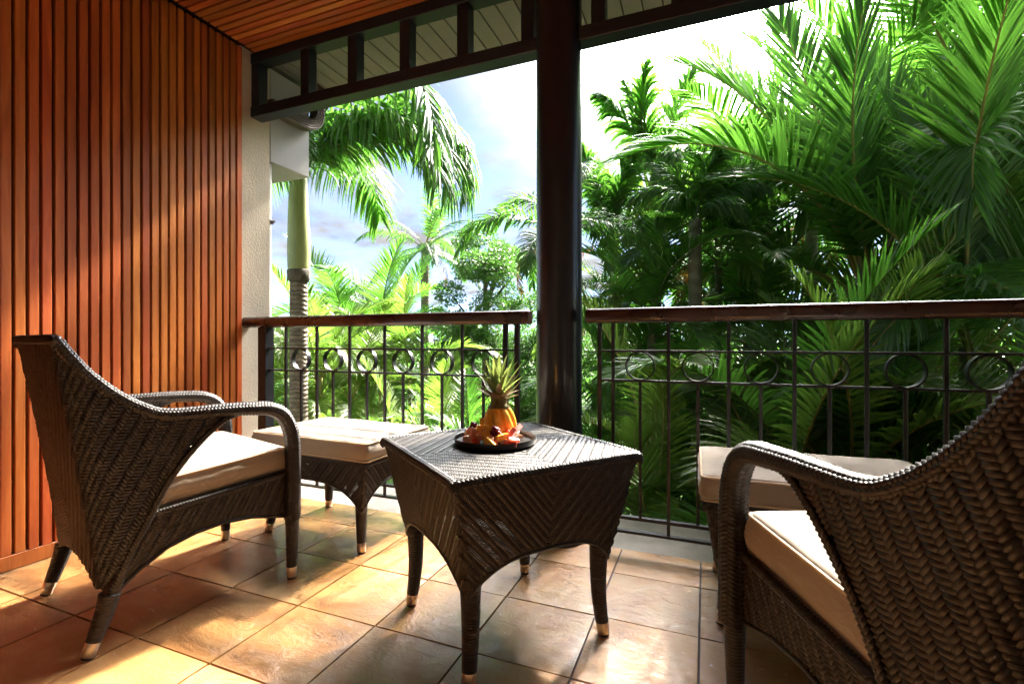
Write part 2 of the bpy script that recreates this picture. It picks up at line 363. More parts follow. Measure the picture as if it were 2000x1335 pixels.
def coil_leg(parent, path, r0, r1, name='leg', ferrule=.045, n=12, ff=None):
    """tapered leg wound with cane, metal ferrule and rubber pad as its sub-parts; path runs from the top to the floor"""
    P = smoothpath(path, 90); L = np.r_[0, np.cumsum(np.linalg.norm(np.diff(P, axis=0), axis=1))]
    tot = L[-1]; end = tot-ferrule; m = MB(); k = max(30, int(end/.0016)); q = np.linspace(0, end, k)
    pts = np.stack([np.interp(q, L, P[:, i]) for i in range(3)], 1); fr = q/tot
    rr = r0+(r1-r0)*fr; rr = rr-.0006+.0021*np.abs(np.sin(q/.0082*PI))
    m.tube(pts, list(rr), n); o = m.build(name, M['wicker'], parent, True)
    q = np.array([end-.002, tot-.006]); a, b = [np.array([np.interp(z, L, P[:, i]) for i in range(3)]) for z in q]
    mf = MB(); rf = r1*1.04+.001; mf.tube([a, a+(b-a)*.05, a+(b-a)*.95, b], [rf*.94, rf, rf*.97, rf*.9], 20); fo = mf.build('ferrule', M['ferrule'], o, True, 40)
    mr = MB(); mr.tube([b, P[-1]], [rf*.86, rf*.84], 16); mr.build('foot_pad', M['rubber'], o, True, 40)
    return o
def rope(parent, name, path, r, n=8):
    m = MB(); m.tube(path, r, n); return m.build(name, M['wicker'], parent, True)

def cushion(parent, name, w, dpt, t, crown=.012, loc=(0, 0, 0), rx=0.0, seam=True, seed=1, name2='seat_cushion'):
    """soft box cushion with piping as sub-part; origin at centre bottom"""
    rg = random.Random(seed); nx, ny = 22, 18
    root = None; m = MB(); r = .018
    def prof(i, n, half):      # rounded plan coordinate
        return -half+2*half*i/n
    ring = []
    # plan outline: rounded rectangle
    out = []
    for cx, cy, a0 in ((w/2-r, dpt/2-r, 0), (-w/2+r, dpt/2-r, 90), (-w/2+r, -dpt/2+r, 180), (w/2-r, -dpt/2+r, 270)):
        for k in range(5): a = rad(a0+k*22.5); out.append((cx+r*math.cos(a), cy+r*math.sin(a)))
    # refine straight runs
    o2 = []
    for i in range(len(out)):
        a, b = out[i], out[(i+1) % len(out)]; dd = math.hypot(b[0]-a[0], b[1]-a[1]); k = max(1, int(dd/.022))
        for j in range(k): o2.append((a[0]+(b[0]-a[0])*j/k, a[1]+(b[1]-a[1])*j/k))
    out = o2; N = len(out); lev = []
    def pucker(x, y): return .0045*noise.noise(Vector((x*38+seed*7, y*38, seed)))+.003*noise.noise(Vector((x*9, y*9, seed*3)))
    for z, sc in ((0, -.004), (.25, .006), (.5, .009), (.75, .0065), (1, -.003)):
        L_ = []
        for x, y in out:
            l = math.hypot(x/(w/2), y/(dpt/2)); nx_, ny_ = x/(w/2), y/(dpt/2); q = max(abs(nx_), abs(ny_))
            gx = sc*nx_/max(q, .01); gy = sc*ny_/max(q, .01); pk = pucker(x, y+z)*(1 if .2 < z < .9 else .3)
            L_.append((x+gx+pk*nx_, y+gy+pk*ny_, z*t))
        lev.append(L_)
    V = [p for L_ in lev for p in L_]; F = []
    for i in range(len(lev)-1):
        for j in range(N): F.append((i*N+j, i*N+(j+1) % N, (i+1)*N+(j+1) % N, (i+1)*N+j))
    base = (len(lev)-1)*N
    prev = list(range(base, base+N))
    for sc, hz in ((.985, .004), (.95, .007), (.86, .010), (.7, .0125), (.5, .014), (.25, .0148), (.08, .015)):
        cur = []
        for x, y in out:
            cur.append(len(V)); xx, yy = x*sc, y*sc
            V.append((xx, yy, t+hz/.015*crown*(1)+.004*(1-abs(sc-.6))*noise.noise(Vector((xx*7+seed, yy*7, seed*2.3)))))
        for j in range(N): F.append((prev[j], prev[(j+1) % N], cur[(j+1) % N], cur[j]))
        prev = cur
    F.append(tuple(prev)); F.append(tuple(range(N-1, -1, -1)))
    m.add(V, F); o = m.build(name2, M['cushion'], parent, True); o.location = loc; o.rotation_euler = (rx, 0, 0)
    for zz in ((.02*t, .985*t) if not seam else (.02*t, .50*t, .985*t)):
        mp = MB(); rr = .0042 if zz != .5*t else .0016; k = 1.0 if zz != .5*t else 1.012
        P = [(x*k, y*k, zz) for x, y in out]; mp.tube(P+[P[0]], rr, 6, caps=False); mp.build('piping' if zz != .5*t else 'zip_seam', M['piping'] if zz != .5*t else M['wicker_back'], o, True)
    return o

# ================================================================== STRUCTURE
TX, TY, TP = -.017, .935, .3155
floor = MB(); floor.box((-2.62, -1.6, -.16), (3.1, 2.112, -.012)); floor = floor.build('floor', M['grout']); tag(floor, kind='structure')
rg = random.Random(4)
def tile_mesh(i):
    m = MB(); g = .0029; n = 6; h = TP/2-g; V = []; F = []
    for a in range(n+1):
        for b in range(n+1):
            x = -h+2*h*a/n; y = -h+2*h*b/n; e = max(abs(x), abs(y)) > h-1e-6
            V.append((x*(1 if not e else .9985), y*(1 if not e else .9985), (-.0015 if e else 0)+.0012*noise.noise(Vector((x*5+i*3.1, y*5, i)))))
    for a in range(n):
        for b in range(n): q = a*(n+1)+b; F.append((q, q+n+1, q+n+2, q+1))
    rim = [a*(n+1) for a in range(n+1)]+[n*(n+1)+b for b in range(1, n+1)]+[a*(n+1)+n for a in range(n-1, -1, -1)]+[b for b in range(n-1, 0, -1)]
    o = len(V); V += [(V[i_][0], V[i_][1], -.0125) for i_ in rim]; R_ = len(rim)
    for j in range(R_): F.append((rim[j], rim[(j+1) % R_], o+(j+1) % R_, o+j))
    m.add(V, F); return m.mesh('tile', M['tile'], False)
tms = [tile_mesh(i) for i in range(6)]
for ix in range(-8, 10):
    for iy in range(-8, 4):
        cx = TX+TP*(ix+.5); cy = TY+TP*(iy+.5)-.0005
        sx = sy = 1.0
        x0, x1 = max(cx-TP/2, -2.515), cx+TP/2; y1 = min(cy+TP/2, 2.112)
        if x1 < -2.47 or y1 < cy-TP/2+.03: continue
        o = link('tile', rg.choice(tms), floor, ((x0+x1)/2, (cy-TP/2+y1)/2, rg.uniform(-.0006, .0006)))
        o.scale = ((x1-x0)/TP, (y1-cy+TP/2)/TP, 1); o.rotation_euler = (rg.uniform(-.002, .002), rg.uniform(-.002, .002), 0)
m = MB(); m.box((-2.62, 2.114, -.16), (3.1, 2.52, -.008), .004); kerb = m.build('balcony_kerb', M['concrete']); tag(kerb, kind='structure')

# slatted timber wall
WX = -2.51
wall = empty('slatted_wall', (0, 0, 0)); tag(wall, 'red brown timber wall of narrow vertical slats behind the left armchair', 'wall')
m = MB(); m.box((WX-.11, -1.6, 0), (WX-.022, 2.036, 2.62)); m.build('backing_board', M['groove'], wall)
m = MB(); m.box((WX-.0215, -1.6, .001), (WX+.002, 2.038, .058), .0015); m.build('base_board', M['slat'], wall)
SP = .0421
me = MB().box((-.011, -.0155, 0), (.011, .0155, 2.5415), .0018).mesh('slat', M['slat'])
y = 2.0195; i = 0
while y > -1.55:
    o = link('slat', me, wall, (WX-.011+rg.uniform(-.0008, .0008), y+rg.uniform(-.0006, .0006), .0585)); o.rotation_euler = (rg.uniform(-.0006, .0006), 0, 0); y -= SP
# ceiling with slats running along the balcony
ceil = empty('slatted_ceiling', (0, 0, 0)); tag(ceil, 'red brown timber ceiling of narrow slats over the balcony', 'ceiling')
m = MB(); m.box((-2.62, -1.6, 2.624), (3.1, 2.19, 2.74)); m.build('backing_board', M['groove'], ceil)
me = MB().box((0, -.0155, -.011), (5.58, .0155, .011), .0018).mesh('ceiling_slat', M['ceil_slat'])
y = 2.0195+.066
while y > -1.55:
    link('ceiling_slat', me, ceil, (-2.485, y+rg.uniform(-.0006, .0006), 2.612+rg.uniform(-.0006, .0006))); y -= SP
# plaster pier at the wall's outer end, and the house walls round the balcony; side wall added to bounce light
pier = empty('plaster_pier', (0, 0, 0)); tag(pier, 'cream rough plastered wall end beside the slatted timber', 'wall')
m = MB(); m.box((-2.80, 2.0385, -.15), (-2.533, 2.252, 2.74), .006); m.build('plaster_body', M['plaster'], pier)
m = MB(); m.box((-3.35, 2.2535, 2.012), (-2.534, 2.575, 2.60), .004); eb = m.build('eave_box', M['white_plaster']); tag(eb, 'pale grey plastered box under the eave above the palm trunk', 'eave box')
hw = MB(); hw.box((-2.80, -1.78, -.16), (3.3, -1.602, 2.74)); hw = hw.build('house_wall', M['wall']); tag(hw, 'pale house wall behind the balcony', 'wall')
rw = MB(); rw.box((3.101, -1.6, -.16), (3.3, 2.252, 2.74)); rw = rw.build('bounce_side_wall', M['wall']); tag(rw, 'unseen pale side wall added at the far balcony end to bounce light', 'wall')
lf = MB(); lf.box((-2.80, 2.0, -3.3), (3.3, 2.40, -.165)); lf = lf.build('lower_facade', M['wall']); tag(lf, 'pale lower storey wall under the balcony', 'wall')
# white pipe on the pier's outer corner
p = empty('white_pipe', (-2.565, 2.262, 0)); tag(p, 'thin white pipe fixed up the outer edge of the plaster wall', 'pipe')
m = MB(); m.tube([(0, 0.013, -3), (0, 0.013, 2.01)], .0125, 12); m.build('tube', M['pipe'], p, True)
m = MB(); m.box((-.02, -.008, 1.63), (.02, .03, 1.655), .003).tube([(.018, .015, 1.642), (.04, .015, 1.642)], .007, 8); m.build('clip', M['fascia'], p)
# black column
col = empty('black_column', (-.622, 2.135, 0)); tag(col, 'round glossy black column between the two railings', 'column')
m = MB(); m.lathe([(.098, -.006), (.1035, 0.02), (.1035, 2.62)], 48); m.build('shaft', M['column'], col, True, 40)
m = MB(); m.lathe([(.128, -.007), (.128, .012), (.106, .018)], 48); m.build('base_plate', M['column'], col, True, 30)
# transom beam
tr = empty('transom_beam', (0, 0, 0)); tag(tr, 'dark painted timber transom beam with open square gaps above the railing', 'beam')
m = MB(); m.box((-2.532, 2.107, 2.228), (3.1, 2.190, 2.290), .003); m.build('bottom_rail', M['beam'], tr)
m = MB(); m.box((-2.532, 2.107, 2.548), (3.1, 2.188, 2.608), .003); m.build('top_rail', M['beam'], tr)
px = [-2.532, -2.148, -1.812, -1.476, -1.139, -.801, -.47, -.133, .203, .54, .876, 1.2, 1.55, 1.9, 2.3, 2.7]
me = MB().box((0, 0, 0), (.062, .064, .2575), .002).mesh('transom_post', M['beam'])
for x in px: link('transom_post', me, tr, (x, 2.114, 2.2905))
# eave: soffit boards, fascia, gutter
ev = empty('eave', (0, 0, 0)); tag(ev, 'cream boarded eave soffit seen through the gaps of the transom', 'eave')
me = MB().box((-.0475, 0, 0), (.0475, .56, .014), .0025).mesh('soffit_board', M['soffit'])
x = -3.3
while x < 3.1: link('soffit_board', me, ev, (x, 2.195, 2.640+rg.uniform(-.0008, .0008))); x += .1015
m = MB(); m.box((-3.4, 2.194, 2.6565), (3.2, 2.76, 2.70)); m.build('roof_deck', M['groove'], ev)
m = MB(); m.box((-3.4, 2.757, 2.615), (3.2, 2.78, 2.76), .002); m.build('fascia', M['fascia'], ev)
m = MB(); m.box((-3.4, 2.7805, 2.66), (3.2, 2.88, 2.755), .01); m.build('gutter', M['fascia'], ev)
rf = MB(); rf.add([(-3.5, 2.95, 2.76), (3.3, 2.95, 2.76), (3.3, -1.9, 4.4), (-3.5, -1.9, 4.4), (-3.5, 2.95, 2.79), (3.3, 2.95, 2.79), (3.3, -1.9, 4.43), (-3.5, -1.9, 4.43)], [(0,3,2,1),(4,5,6,7),(0,1,5,4),(1,2,6,5),(2,3,7,6),(3,0,4,7)])
rf.build('sun_block_roof', M['fascia'], ev)  # unseen slab over the eave, added to block the sun
# ribbed brown downpipe elbow
dp = empty('downpipe', (0, 0, 0)); tag(dp, 'brown ribbed metal downpipe bending up under the eave beside the pale box', 'pipe')
def ribbed(m, path, hw_, hd, nrib=5):
    P = smoothpath(path, 40); V = []; F = []; prof = []
    for sd in range(4):
        for q in range(nrib*2): 
            t = -1+2*(q+.5)/(nrib*2); k = 1.0 if q % 2 == 0 else .90
            prof.append([(t, -k), (k, t), (-t, k), (-k, -t)][sd])
    n = len(prof); up = Vector((1, 0, 0))
    for i in range(len(P)):
        t = Vector(P[min(i+1, len(P)-1)]-P[max(i-1, 0)]).normalized(); u = (up-t*up.dot(t)).normalized(); w = t.cross(u)
        for a, b in prof: V.append(Vector(P[i])+u*a*hw_+w*b*hd)
    for i in range(len(P)-1):
        for j in range(n): F.append((i*n+j, i*n+(j+1) % n, (i+1)*n+(j+1) % n, (i+1)*n+j))
    m.add(V, F+[tuple(range(n-1, -1, -1)), tuple((len(P)-1)*n+j for j in range(n))])
m = MB(); ribbed(m, [(-2.485, 2.20, 2.335), (-2.485, 2.42, 2.335), (-2.485, 2.515, 2.342), (-2.485, 2.575, 2.385), (-2.485, 2.60, 2.46), (-2.485, 2.60, 2.64)], .036, .036); m.build('ribbed_tube', M['fascia'], dp)

# ------------------------------------------------------------------ railings
RY = 2.08
def handrail(m, x0, x1, z=1.031):
    P = [(x0, RY, z-.032), (x1, RY, z-.032)]; N = 28; V = []; 
    for x in (x0, x0+.004, x1-.004, x1):
        e = .93 if x in (x0, x1) else 1
        for j in range(N):
            a = 2*PI*j/N; c_, s_ = math.cos(a), math.sin(a); ex = .62
            V.append((x, RY+e*.034*math.copysign(abs(c_)**ex, c_), z-.032+e*.032*math.copysign(abs(s_)**ex, s_)))
    F = []
    for i in range(3):
        for j in range(N): F.append((i*N+j, i*N+(j+1) % N, (i+1)*N+(j+1) % N, (i+1)*N+j))
    m.add(V, F+[tuple(range(N-1, -1, -1)), tuple(3*N+j for j in range(N))])
ring_m = MB()
V = []; F = []; n = 40; ro, ri, hd = .0605, .0555, .0125
for j in range(n):
    a = 2*PI*j/n
    for r, yy in ((ro, -hd), (ro, hd), (ri, hd), (ri, -hd)): V.append((r*math.cos(a), yy, r*math.sin(a)))
for j in range(n):
    for k in range(4): F.append((j*4+k, j*4+(k+1) % 4, ((j+1) % n)*4+(k+1) % 4, ((j+1) % n)*4+k))
ring_m.add(V, F); ring_me = ring_m.mesh('ring', M['black_steel'], True)
try: ring_me.set_sharp_from_angle(angle=rad(35))
except Exception: pass
H1, H2, HB1, HB2 = .849, .7245, .147, .088
bar_full = MB().box((-.0065, -.0065, HB2+.004), (.0065, .0065, .97), .001).mesh('baluster', M['black_steel'])
bar_short = MB().box((-.0060, -.0060, HB1), (.0060, .0060, H2-.004), .001).mesh('short_baluster', M['black_steel'])
def railing(x0, x1, first, n, posts, hr, label):
    t = empty('balcony_railing', ((x0+x1)/2, RY, 0)); tag(t, label, 'railing', 'black steel balcony railings with rings'); ox = Vector(((x0+x1)/2, RY, 0))
    m = MB(); handrail(m, hr[0], hr[1]); o = m.build('handrail', M['handrail'], t, True, 50); o.location = -ox
    for z, w in ((H1, .0045), (H2, .0045), (HB1, .0065), (HB2, .0055)):
        m = MB(); m.box((x0, RY-.012, z-w), (x1, RY+.012, z+w), .0012); o = m.build('rail_bar', M['black_steel'], t); o.location = -ox
    for i in range(n):
        x = first+.2255*i; link('baluster', bar_full, t, Vector((x, RY, 0))-ox)
    for i in range(-1 if first-.11 > x0+.05 and x0 < -1 and False else 0, n):
        x = first+.2255*(i+.5)
        if x > x1-.03: continue
        link('ring', ring_me, t, Vector((x, RY, (H1+H2)/2))-ox); link('short_baluster', bar_short, t, Vector((x, RY, 0))-ox)
    for x, w, z0 in posts:
        m = MB(); m.box((x-w, RY-w, z0), (x+w, RY+w, .969), .0015); o = m.build('post', M['black_steel'], t); o.location = -ox
railing(-2.40, -.795, -2.218, 6, [(-2.373, .030, -.006), (-.864, .011, .09), (-.806, .011, -.006)], (-2.531, -.742), 'black steel ring railing with brown handrail beside the plaster wall')
railing(-.43, 3.09, -.366, 15, [(-.424, .0085, -.006)], (-.480, 3.099), 'black steel ring railing with brown handrail behind the right armchair')

# ================================================================== FURNITURE
# --- armchair. local: x across, y forward (0 = rear feet), z up
TOPT = np.array([-.08, -.068, .014, .078, .152, .205, .29, .40, .50]); TOPH = np.array([.90, .90, .792, .728, .682, .672, .674, .678, .668])
WH = np.array([.14, .164, .257, .361, .461, .563, .632, .66]); WT = np.array([.045, .054, .093, .142, .192, .268, .345, .42])
CW, CR = .282, .05
def yb(h): return .035-.105*np.clip((h-.16)/.74, 0, 1.1)**1.2
def shell(s, h):
    b = yb(h); w = CW+.018*np.clip((h-.3)/.4, 0, 1)*np.clip(s/.35, 0, 1)+.012*np.clip((h-.5)/.4, 0, 1)*(1-np.clip(s/.35, 0, 1))
    th = np.clip((s+CR)/(2*CR), 0, 1)*PI/2
    x = np.where(s < -CR, (w-CR)*(1+(s+CR)/(CW-CR)), np.where(s > CR, w, w-CR+CR*np.sin(th)))
    arc = 0
    y_ = np.where(s < -CR, b, np.where(s > CR, b+s, b+CR-CR*np.cos(th)))
    y_ = y_-.022*np.clip(1-(np.minimum(s, 0)+CW)**2/CW**2, -1, 0)*0 + np.where(s < 0, .02*(np.cos(np.clip(-s/CW, 0, 1)*PI)*-.5+.5)*0, 0)
    return np.stack([x, y_, h], -1)
def shell_in(s, h, e=.0):
    t = s+yb(h); top = np.interp(t, TOPT, TOPH); wt = np.interp(h, WH, WT)
    side = (h < top-e) & ((t < wt-e)) & (h > .165) & (t < .42)
    bot = .172+.045*np.clip(1-(s+CW)**2/(CW*.8)**2, 0, 1)
    back = (h < .90-e) & (h > bot)
    return np.where(s >= 0, side, back & (s > -CW-.001))
def shell_cl(s, h):
    h = np.clip(h, .165, .895); t = s+yb(h); top = np.interp(t, TOPT, TOPH)
    bot = .172+.045*np.clip(1-(s+CW)**2/(CW*.8)**2, 0, 1)
    h2 = np.where(s >= 0, np.minimum(h, top-.004), np.maximum(h, bot)); wt = np.interp(h2, WH, WT)
    s2 = np.where(s >= 0, np.minimum(s, np.maximum(wt-yb(h2), 0)), np.maximum(s, -CW)); return s2, h2
def mirror(f): return lambda s, h: f(s, h)*np.array([-1, 1, 1])
def make_chair():
    t = empty('wicker_armchair')
    wk = Wick(); A = rad(57)
    for mf, fl in ((shell, False), (mirror(shell), True)):
        wk.put(weave(mf, shell_in, (-CW, .5, .15, .92), A, .0200, .0108, .0052, flip=fl, offset=.004, seed=3, clamp=shell_cl))
        wk.put(weave(mf, shell_in, (-CW, .5, .15, .92), A, .0200, .0108, .0046, flip=not fl, offset=.010, seed=4, clamp=shell_cl))
    wk.build('backrest_weave', t)
    # aprons under the seat
    wk = Wick()
    ab = lambda tt: np.interp(tt, [.03, .072, .12, .192, .27, .351, .45, .587], [.13, .166, .205, .247, .268, .277, .268, .232]); at = lambda tt: .352+.075*tt
    sd = lambda s, h: np.stack([np.full_like(s, CW-.004), s, h], -1)
    ins = lambda s, h: (h > ab(s)-.006) & (h < at(s)+.004) & (s > .05) & (s < .59)
    cl = lambda s, h: (np.clip(s, .05, .588), np.clip(h, ab(np.clip(s, .05, .588)), at(s)))
    for mf, fl in ((sd, False), (mirror(sd), True)):
        wk.put(weave(mf, ins, (.0, .6, .1, .42), rad(60), .0170, .0088, .0040, flip=fl, seed=5, clamp=cl))
        wk.put(weave(mf, ins, (.0, .6, .1, .42), rad(60), .0170, .0088, .0036, flip=not fl, offset=.006, seed=6, clamp=cl))
    fr = lambda s, h: np.stack([s, np.full_like(s, .592), h], -1)
    for sgn in (1, -1):
        wk.put(weave(fr, lambda s, h: (s*sgn >= 0) & (abs(s) < CW-.01) & (h < .40) & (h > .226+.05*(1-(s/CW)**2)), (-.3, .3, .2, .42), rad(90-33*sgn), .0170, .0088, .0040, flip=True, seed=7, clamp=lambda s, h: (s, np.clip(h, .232+.05*(1-(s/CW)**2), .398))))
    wk.build('apron_weave', t)
    for sx in (1, -1):
        # one strand-wrapped arm running from the back's top corner over the armrest into the front leg
        top = [(-.066, .893), (-.030, .838), (.010, .786), (.078, .722), (.152, .676), (.205, .664), (.29, .662), (.36, .660), (.43, .656), (.50, .648), (.548, .622), (.578, .572), (.591, .51), (.593, .40), (.592, .30), (.591, .225)]
        xs = np.interp([q[0] for q in top], [-.066, .1, .3, .45, .6], [.290, .289, .298, .30, .29])
        P = smoothpath([(sx*x, a, b) for x, (a, b) in zip(xs, top)], 120)
        rf = lambda f: np.interp(f, [0, .25, .38, .55, .68, 1], [.013, .0145, .017, .022, .0235, .0245])
        w2 = Wick(); wrap_tube(w2, P, rf, .0175, .0105, .0042, (1, 0, 0), .0215, seed=9, bw=1.32)
        a = w2.build('armrest', t, 'arm_core')
        # wing edge binding and rear leg
        E = smoothpath([(sx*.301, .43, .652), (sx*.300, .35, .628), (sx*.297, .268, .556), (sx*.291, .192, .456), (sx*.287, .142, .357), (sx*.284, .093, .255), (sx*.283, .058, .17), (sx*.283, .045, .14)], 110)
        w3 = Wick(); wrap_tube(w3, E, lambda f: np.interp(f, [0, .4, .8, 1], [.0085, .0085, .010, .019]), .0160, .0098, .0036, (1, 0, 0), .0125, seed=10); w3.build('wing_edge', t, 'edge_core')
        coil_leg(t, [(sx*.281, .05, .165), (sx*.280, .040, .12), (sx*.280, .0, 0)], .0265, .0165)
        coil_leg(t, [(sx*.288, .591, .24), (sx*.288, .591, .15), (sx*.286, .59, 0)], .0245, .0165)
        q = np.linspace(.06, .585, 60); mm = MB(); mm.tube([(sx*.279, a, float(ab(a))) for a in q], [.006+.0008*(i % 2) for i in range(60)], 8); mm.build('arch_binding', M['wicker'], t, True)
        w4 = Wick(); wrap_tube(w4, smoothpath([(sx*.279, .14, .362), (sx*.279, .35, .379), (sx*.279, .585, .397)], 40), lambda f: np.full_like(f, .009), .0140, .009, .003, (1, 0, 0), .009, seed=12); w4.build('seat_edge', t, 'edge_core')
    w4 = Wick(); wrap_tube(w4, smoothpath([(-.292, -.060, .868), (-.289, -.066, .886), (-.274, -.069, .896), (0, -.070, .896), (.274, -.069, .896), (.289, -.066, .886), (.292, -.060, .868)], 60), lambda f: np.full_like(f, .0125), .0160, .0098, .0036, (0, 1, 0), .0125, seed=13); w4.build('top_edge', t, 'edge_core')
    w4 = Wick(); wrap_tube(w4, smoothpath([(-.27, .592, .397), (0, .592, .397), (.27, .592, .397)], 30), lambda f: np.full_like(f, .010), .0140, .009, .003, (0, 1, 0), .0125, seed=14); w4.build('seat_edge', t, 'edge_core')
    m = MB(); m.box((-.272, .06, .33), (.272, .585, .352)); o = m.build('seat_deck', M['wicker_back'], t); o.rotation_euler = (rad(4), 0, 0); o.location = (0, 0, -.0)
    cushion(t, 'cushion', .535, .515, .092, .018, (0, .325, .378), rad(4.3), seam=False, seed=3)
    return t
def copy_tree(o, parent=None):
    c_ = o.copy(); C.objects.link(c_)
    if parent is not None: c_.parent = parent
    for ch in o.children: copy_tree(ch, c_)
    return c_
ch1 = make_chair()
ch2 = copy_tree(ch1)
ch1.location = (-1.884, .894, 0); ch1.rotation_euler = (0, 0, rad(-15.6))
tag(ch1, 'dark brown wicker armchair with taupe cushion beside the slatted timber wall', 'armchair', 'wicker armchairs')
ch2.location = (.576, .854, 0); ch2.rotation_euler = (0, 0, rad(25))
tag(ch2, 'dark brown wicker armchair seen close from behind, beside the right ottoman', 'armchair', 'wicker armchairs')

# --- tapering wicker base shared by the table and the ottomans
def taper(t, tw, td, fw, fd, ht, hb, apex, colw, pitch, bulge, holes=False, top=True, leg=.027, legname='leg'):
    def W(h, a, b): return b/2+.012+(a/2-b/2-.012)*np.clip((h-hb)/(ht-hb), 0, 1)**.9
    wk = Wick()
    for fi in range(4):
        wa, wb, da, db = (tw, fw, td, fd) if fi % 2 == 0 else (td, fd, tw, fw)
        ca, sa = round(math.cos(fi*PI/2)), round(math.sin(fi*PI/2))
        def mf(s, h, wa=wa, wb=wb, da=da, db=db, ca=ca, sa=sa):
            w = W(h, wa, wb); x = np.clip(s, -w, w); y_ = -W(h, da, db)
            rr = .02; e = np.clip((np.abs(x)-(w-rr))/rr, 0, 1); y_ = y_+rr*.35*e*e
            return np.stack([ca*x-sa*y_, sa*x+ca*y_, h], -1)
        arch = lambda s, h: apex-(apex-hb)*(np.abs(s)/(W(h, wa, wb)))**3.0
        for sg in (1, -1):
            ins = lambda s, h, wa=wa, wb=wb, arch=arch, sg=sg: (s*sg >= 0) & (np.abs(s) < W(h, wa, wb)-.001) & (h > arch(s, h)-.006) & (h < ht-.002)
            hole = None
            if holes and sg == holes[fi]:
                hole = lambda s, h, I, wa=wa, wb=wb: (I % 2 == 0) & (h < ht-.085-.10*(1-np.abs(s)/(W(h, wa, wb)))) & (np.abs(s) > .06) & (np.abs(s) < W(h, wa, wb)-.02) & (h > hb+.012)
            def cl(s, h, wa=wa, wb=wb, arch=arch):
                h = np.clip(h, hb, ht-.003); s = np.clip(s, -W(h, wa, wb), W(h, wa, wb)); return s, np.maximum(h, arch(s, h))
            wk.put(weave(mf, ins, (-wa/2, wa/2, hb-.02, ht), rad(90-42*sg), colw, pitch, bulge, seed=20+fi, hole=hole, clamp=cl))
        ar = []
        for s_ in np.linspace(-1, 1, 41):
            h_ = hb+.001; 
            for _ in range(12): h_ = .5*h_+.5*float(arch(np.array([s_*W(h_, wa, wb)]), np.array([h_]))[0])
            ar.append(mf(np.array([s_*W(h_, wa, wb)*.985]), np.array([max(h_, hb)]))[0])
        mm = MB(); mm.tube(smoothpath(ar, 110), [.0052+.0008*(i % 2) for i in range(110)], 8); mm.build('arch_binding', M['wicker'], t, True)
    wk.build('side_weave', t)
    if top:
        wk = Wick()
        for qx in (1, -1):
            for qy in (1, -1):
                mf = lambda s, h: np.stack([s, h, np.full_like(s, ht)], -1)
                ins = lambda s, h, qx=qx, qy=qy: (s*qx >= 0) & (h*qy >= 0) & (abs(s) < tw/2-.008) & (abs(h) < td/2-.008)
                wk.put(weave(mf, ins, (-tw/2, tw/2, -td/2, td/2), rad(-45*qx*qy), colw, pitch, bulge*.55, seed=30))
        wk.build('top_weave', t)
    for a, b, bi in (((-1, -1), (1, -1), (0, 1, 0)), ((1, -1), (1, 1), (1, 0, 0)), ((1, 1), (-1, 1), (0, 1, 0)), ((-1, 1), (-1, -1), (1, 0, 0))):
        w4 = Wick(); q = ht-.0075
        wrap_tube(w4, smoothpath([(a[0]*(tw/2-.004), a[1]*(td/2-.004), q-.022), (a[0]*(tw/2-.003), a[1]*(td/2-.003), q-.006), ((a[0]*.93+b[0]*.07)*(tw/2-.002), (a[1]*.93+b[1]*.07)*(td/2-.002), q), ((a[0]+b[0])/2*(tw/2-.002), (a[1]+b[1])/2*(td/2-.002), q), ((b[0]*.93+a[0]*.07)*(tw/2-.002), (b[1]*.93+a[1]*.07)*(td/2-.002), q), (b[0]*(tw/2-.003), b[1]*(td/2-.003), q-.006), (b[0]*(tw/2-.004), b[1]*(td/2-.004), q-.022)], 60), lambda f: np.full_like(f, .0095), .0190, .0115, .0048, bi, .0115, seed=16); w4.build('rim_binding', t, 'rim_core')
    for sx in (1, -1):
        for sy in (1, -1):
            ax, ay = sx*(tw/2-.008), sy*(td/2-.008); bx, by = sx*(W(hb, tw, fw)-.022), sy*(W(hb, td, fd)-.022)
            m = MB(); P = [(ax+(bx-ax)*q**.95, ay+(by-ay)*q**.95, ht-.012+(hb-ht+.012)*q) for q in np.linspace(0, 1, 60)]
            m.tube(P, [.008+.016*q**2+.0012*(i % 2) for i, q in enumerate(np.linspace(0, 1, 60))], 10); m.build('corner_binding', M['wicker'], t, True)
            coil_leg(t, [(bx, by, hb+.055), (bx*.995, by*.995, hb*.6), (sx*fw/2, sy*fd/2, 0)], leg, .0175, legname, .042)
tb = empty('wicker_side_table', (-.606, 1.432, 0), rad(52)); tag(tb, 'square dark brown wicker side table holding the fruit tray', 'table')
taper(tb, .605, .605, .452, .455, .56, .235, .325, .0158, .0070, .0033, holes=(-1, 1, -1, 1), leg=.0285)
def ottoman(loc, rz, label):
    t = empty('wicker_ottoman', loc, rz); tag(t, label, 'ottoman', 'wicker ottomans with taupe cushions')
    taper(t, .655, .44, .555, .372, .392, .175, .285, .0165, .0080, .0035, holes=(1, -1, 1, -1), top=False, leg=.026)
    m = MB(); m.box((-.31, -.205, .37), (.31, .205, .389)); m.build('seat_deck', M['wicker_back'], t)
    cushion(t, 'cushion', .675, .455, .074, .014, (0, 0, .395), 0, seam=True, seed=8)
    return t
ot1 = ottoman((-1.612, 1.852, 0), rad(-2.5), 'wicker ottoman with taupe cushion between the left armchair and the railing')
ot2 = copy_tree(ot1); ot2.location = (.322, 1.855, 0); ot2.rotation_euler = (0, 0, rad(1)); tag(ot2, 'wicker ottoman with taupe cushion in front of the right armchair')

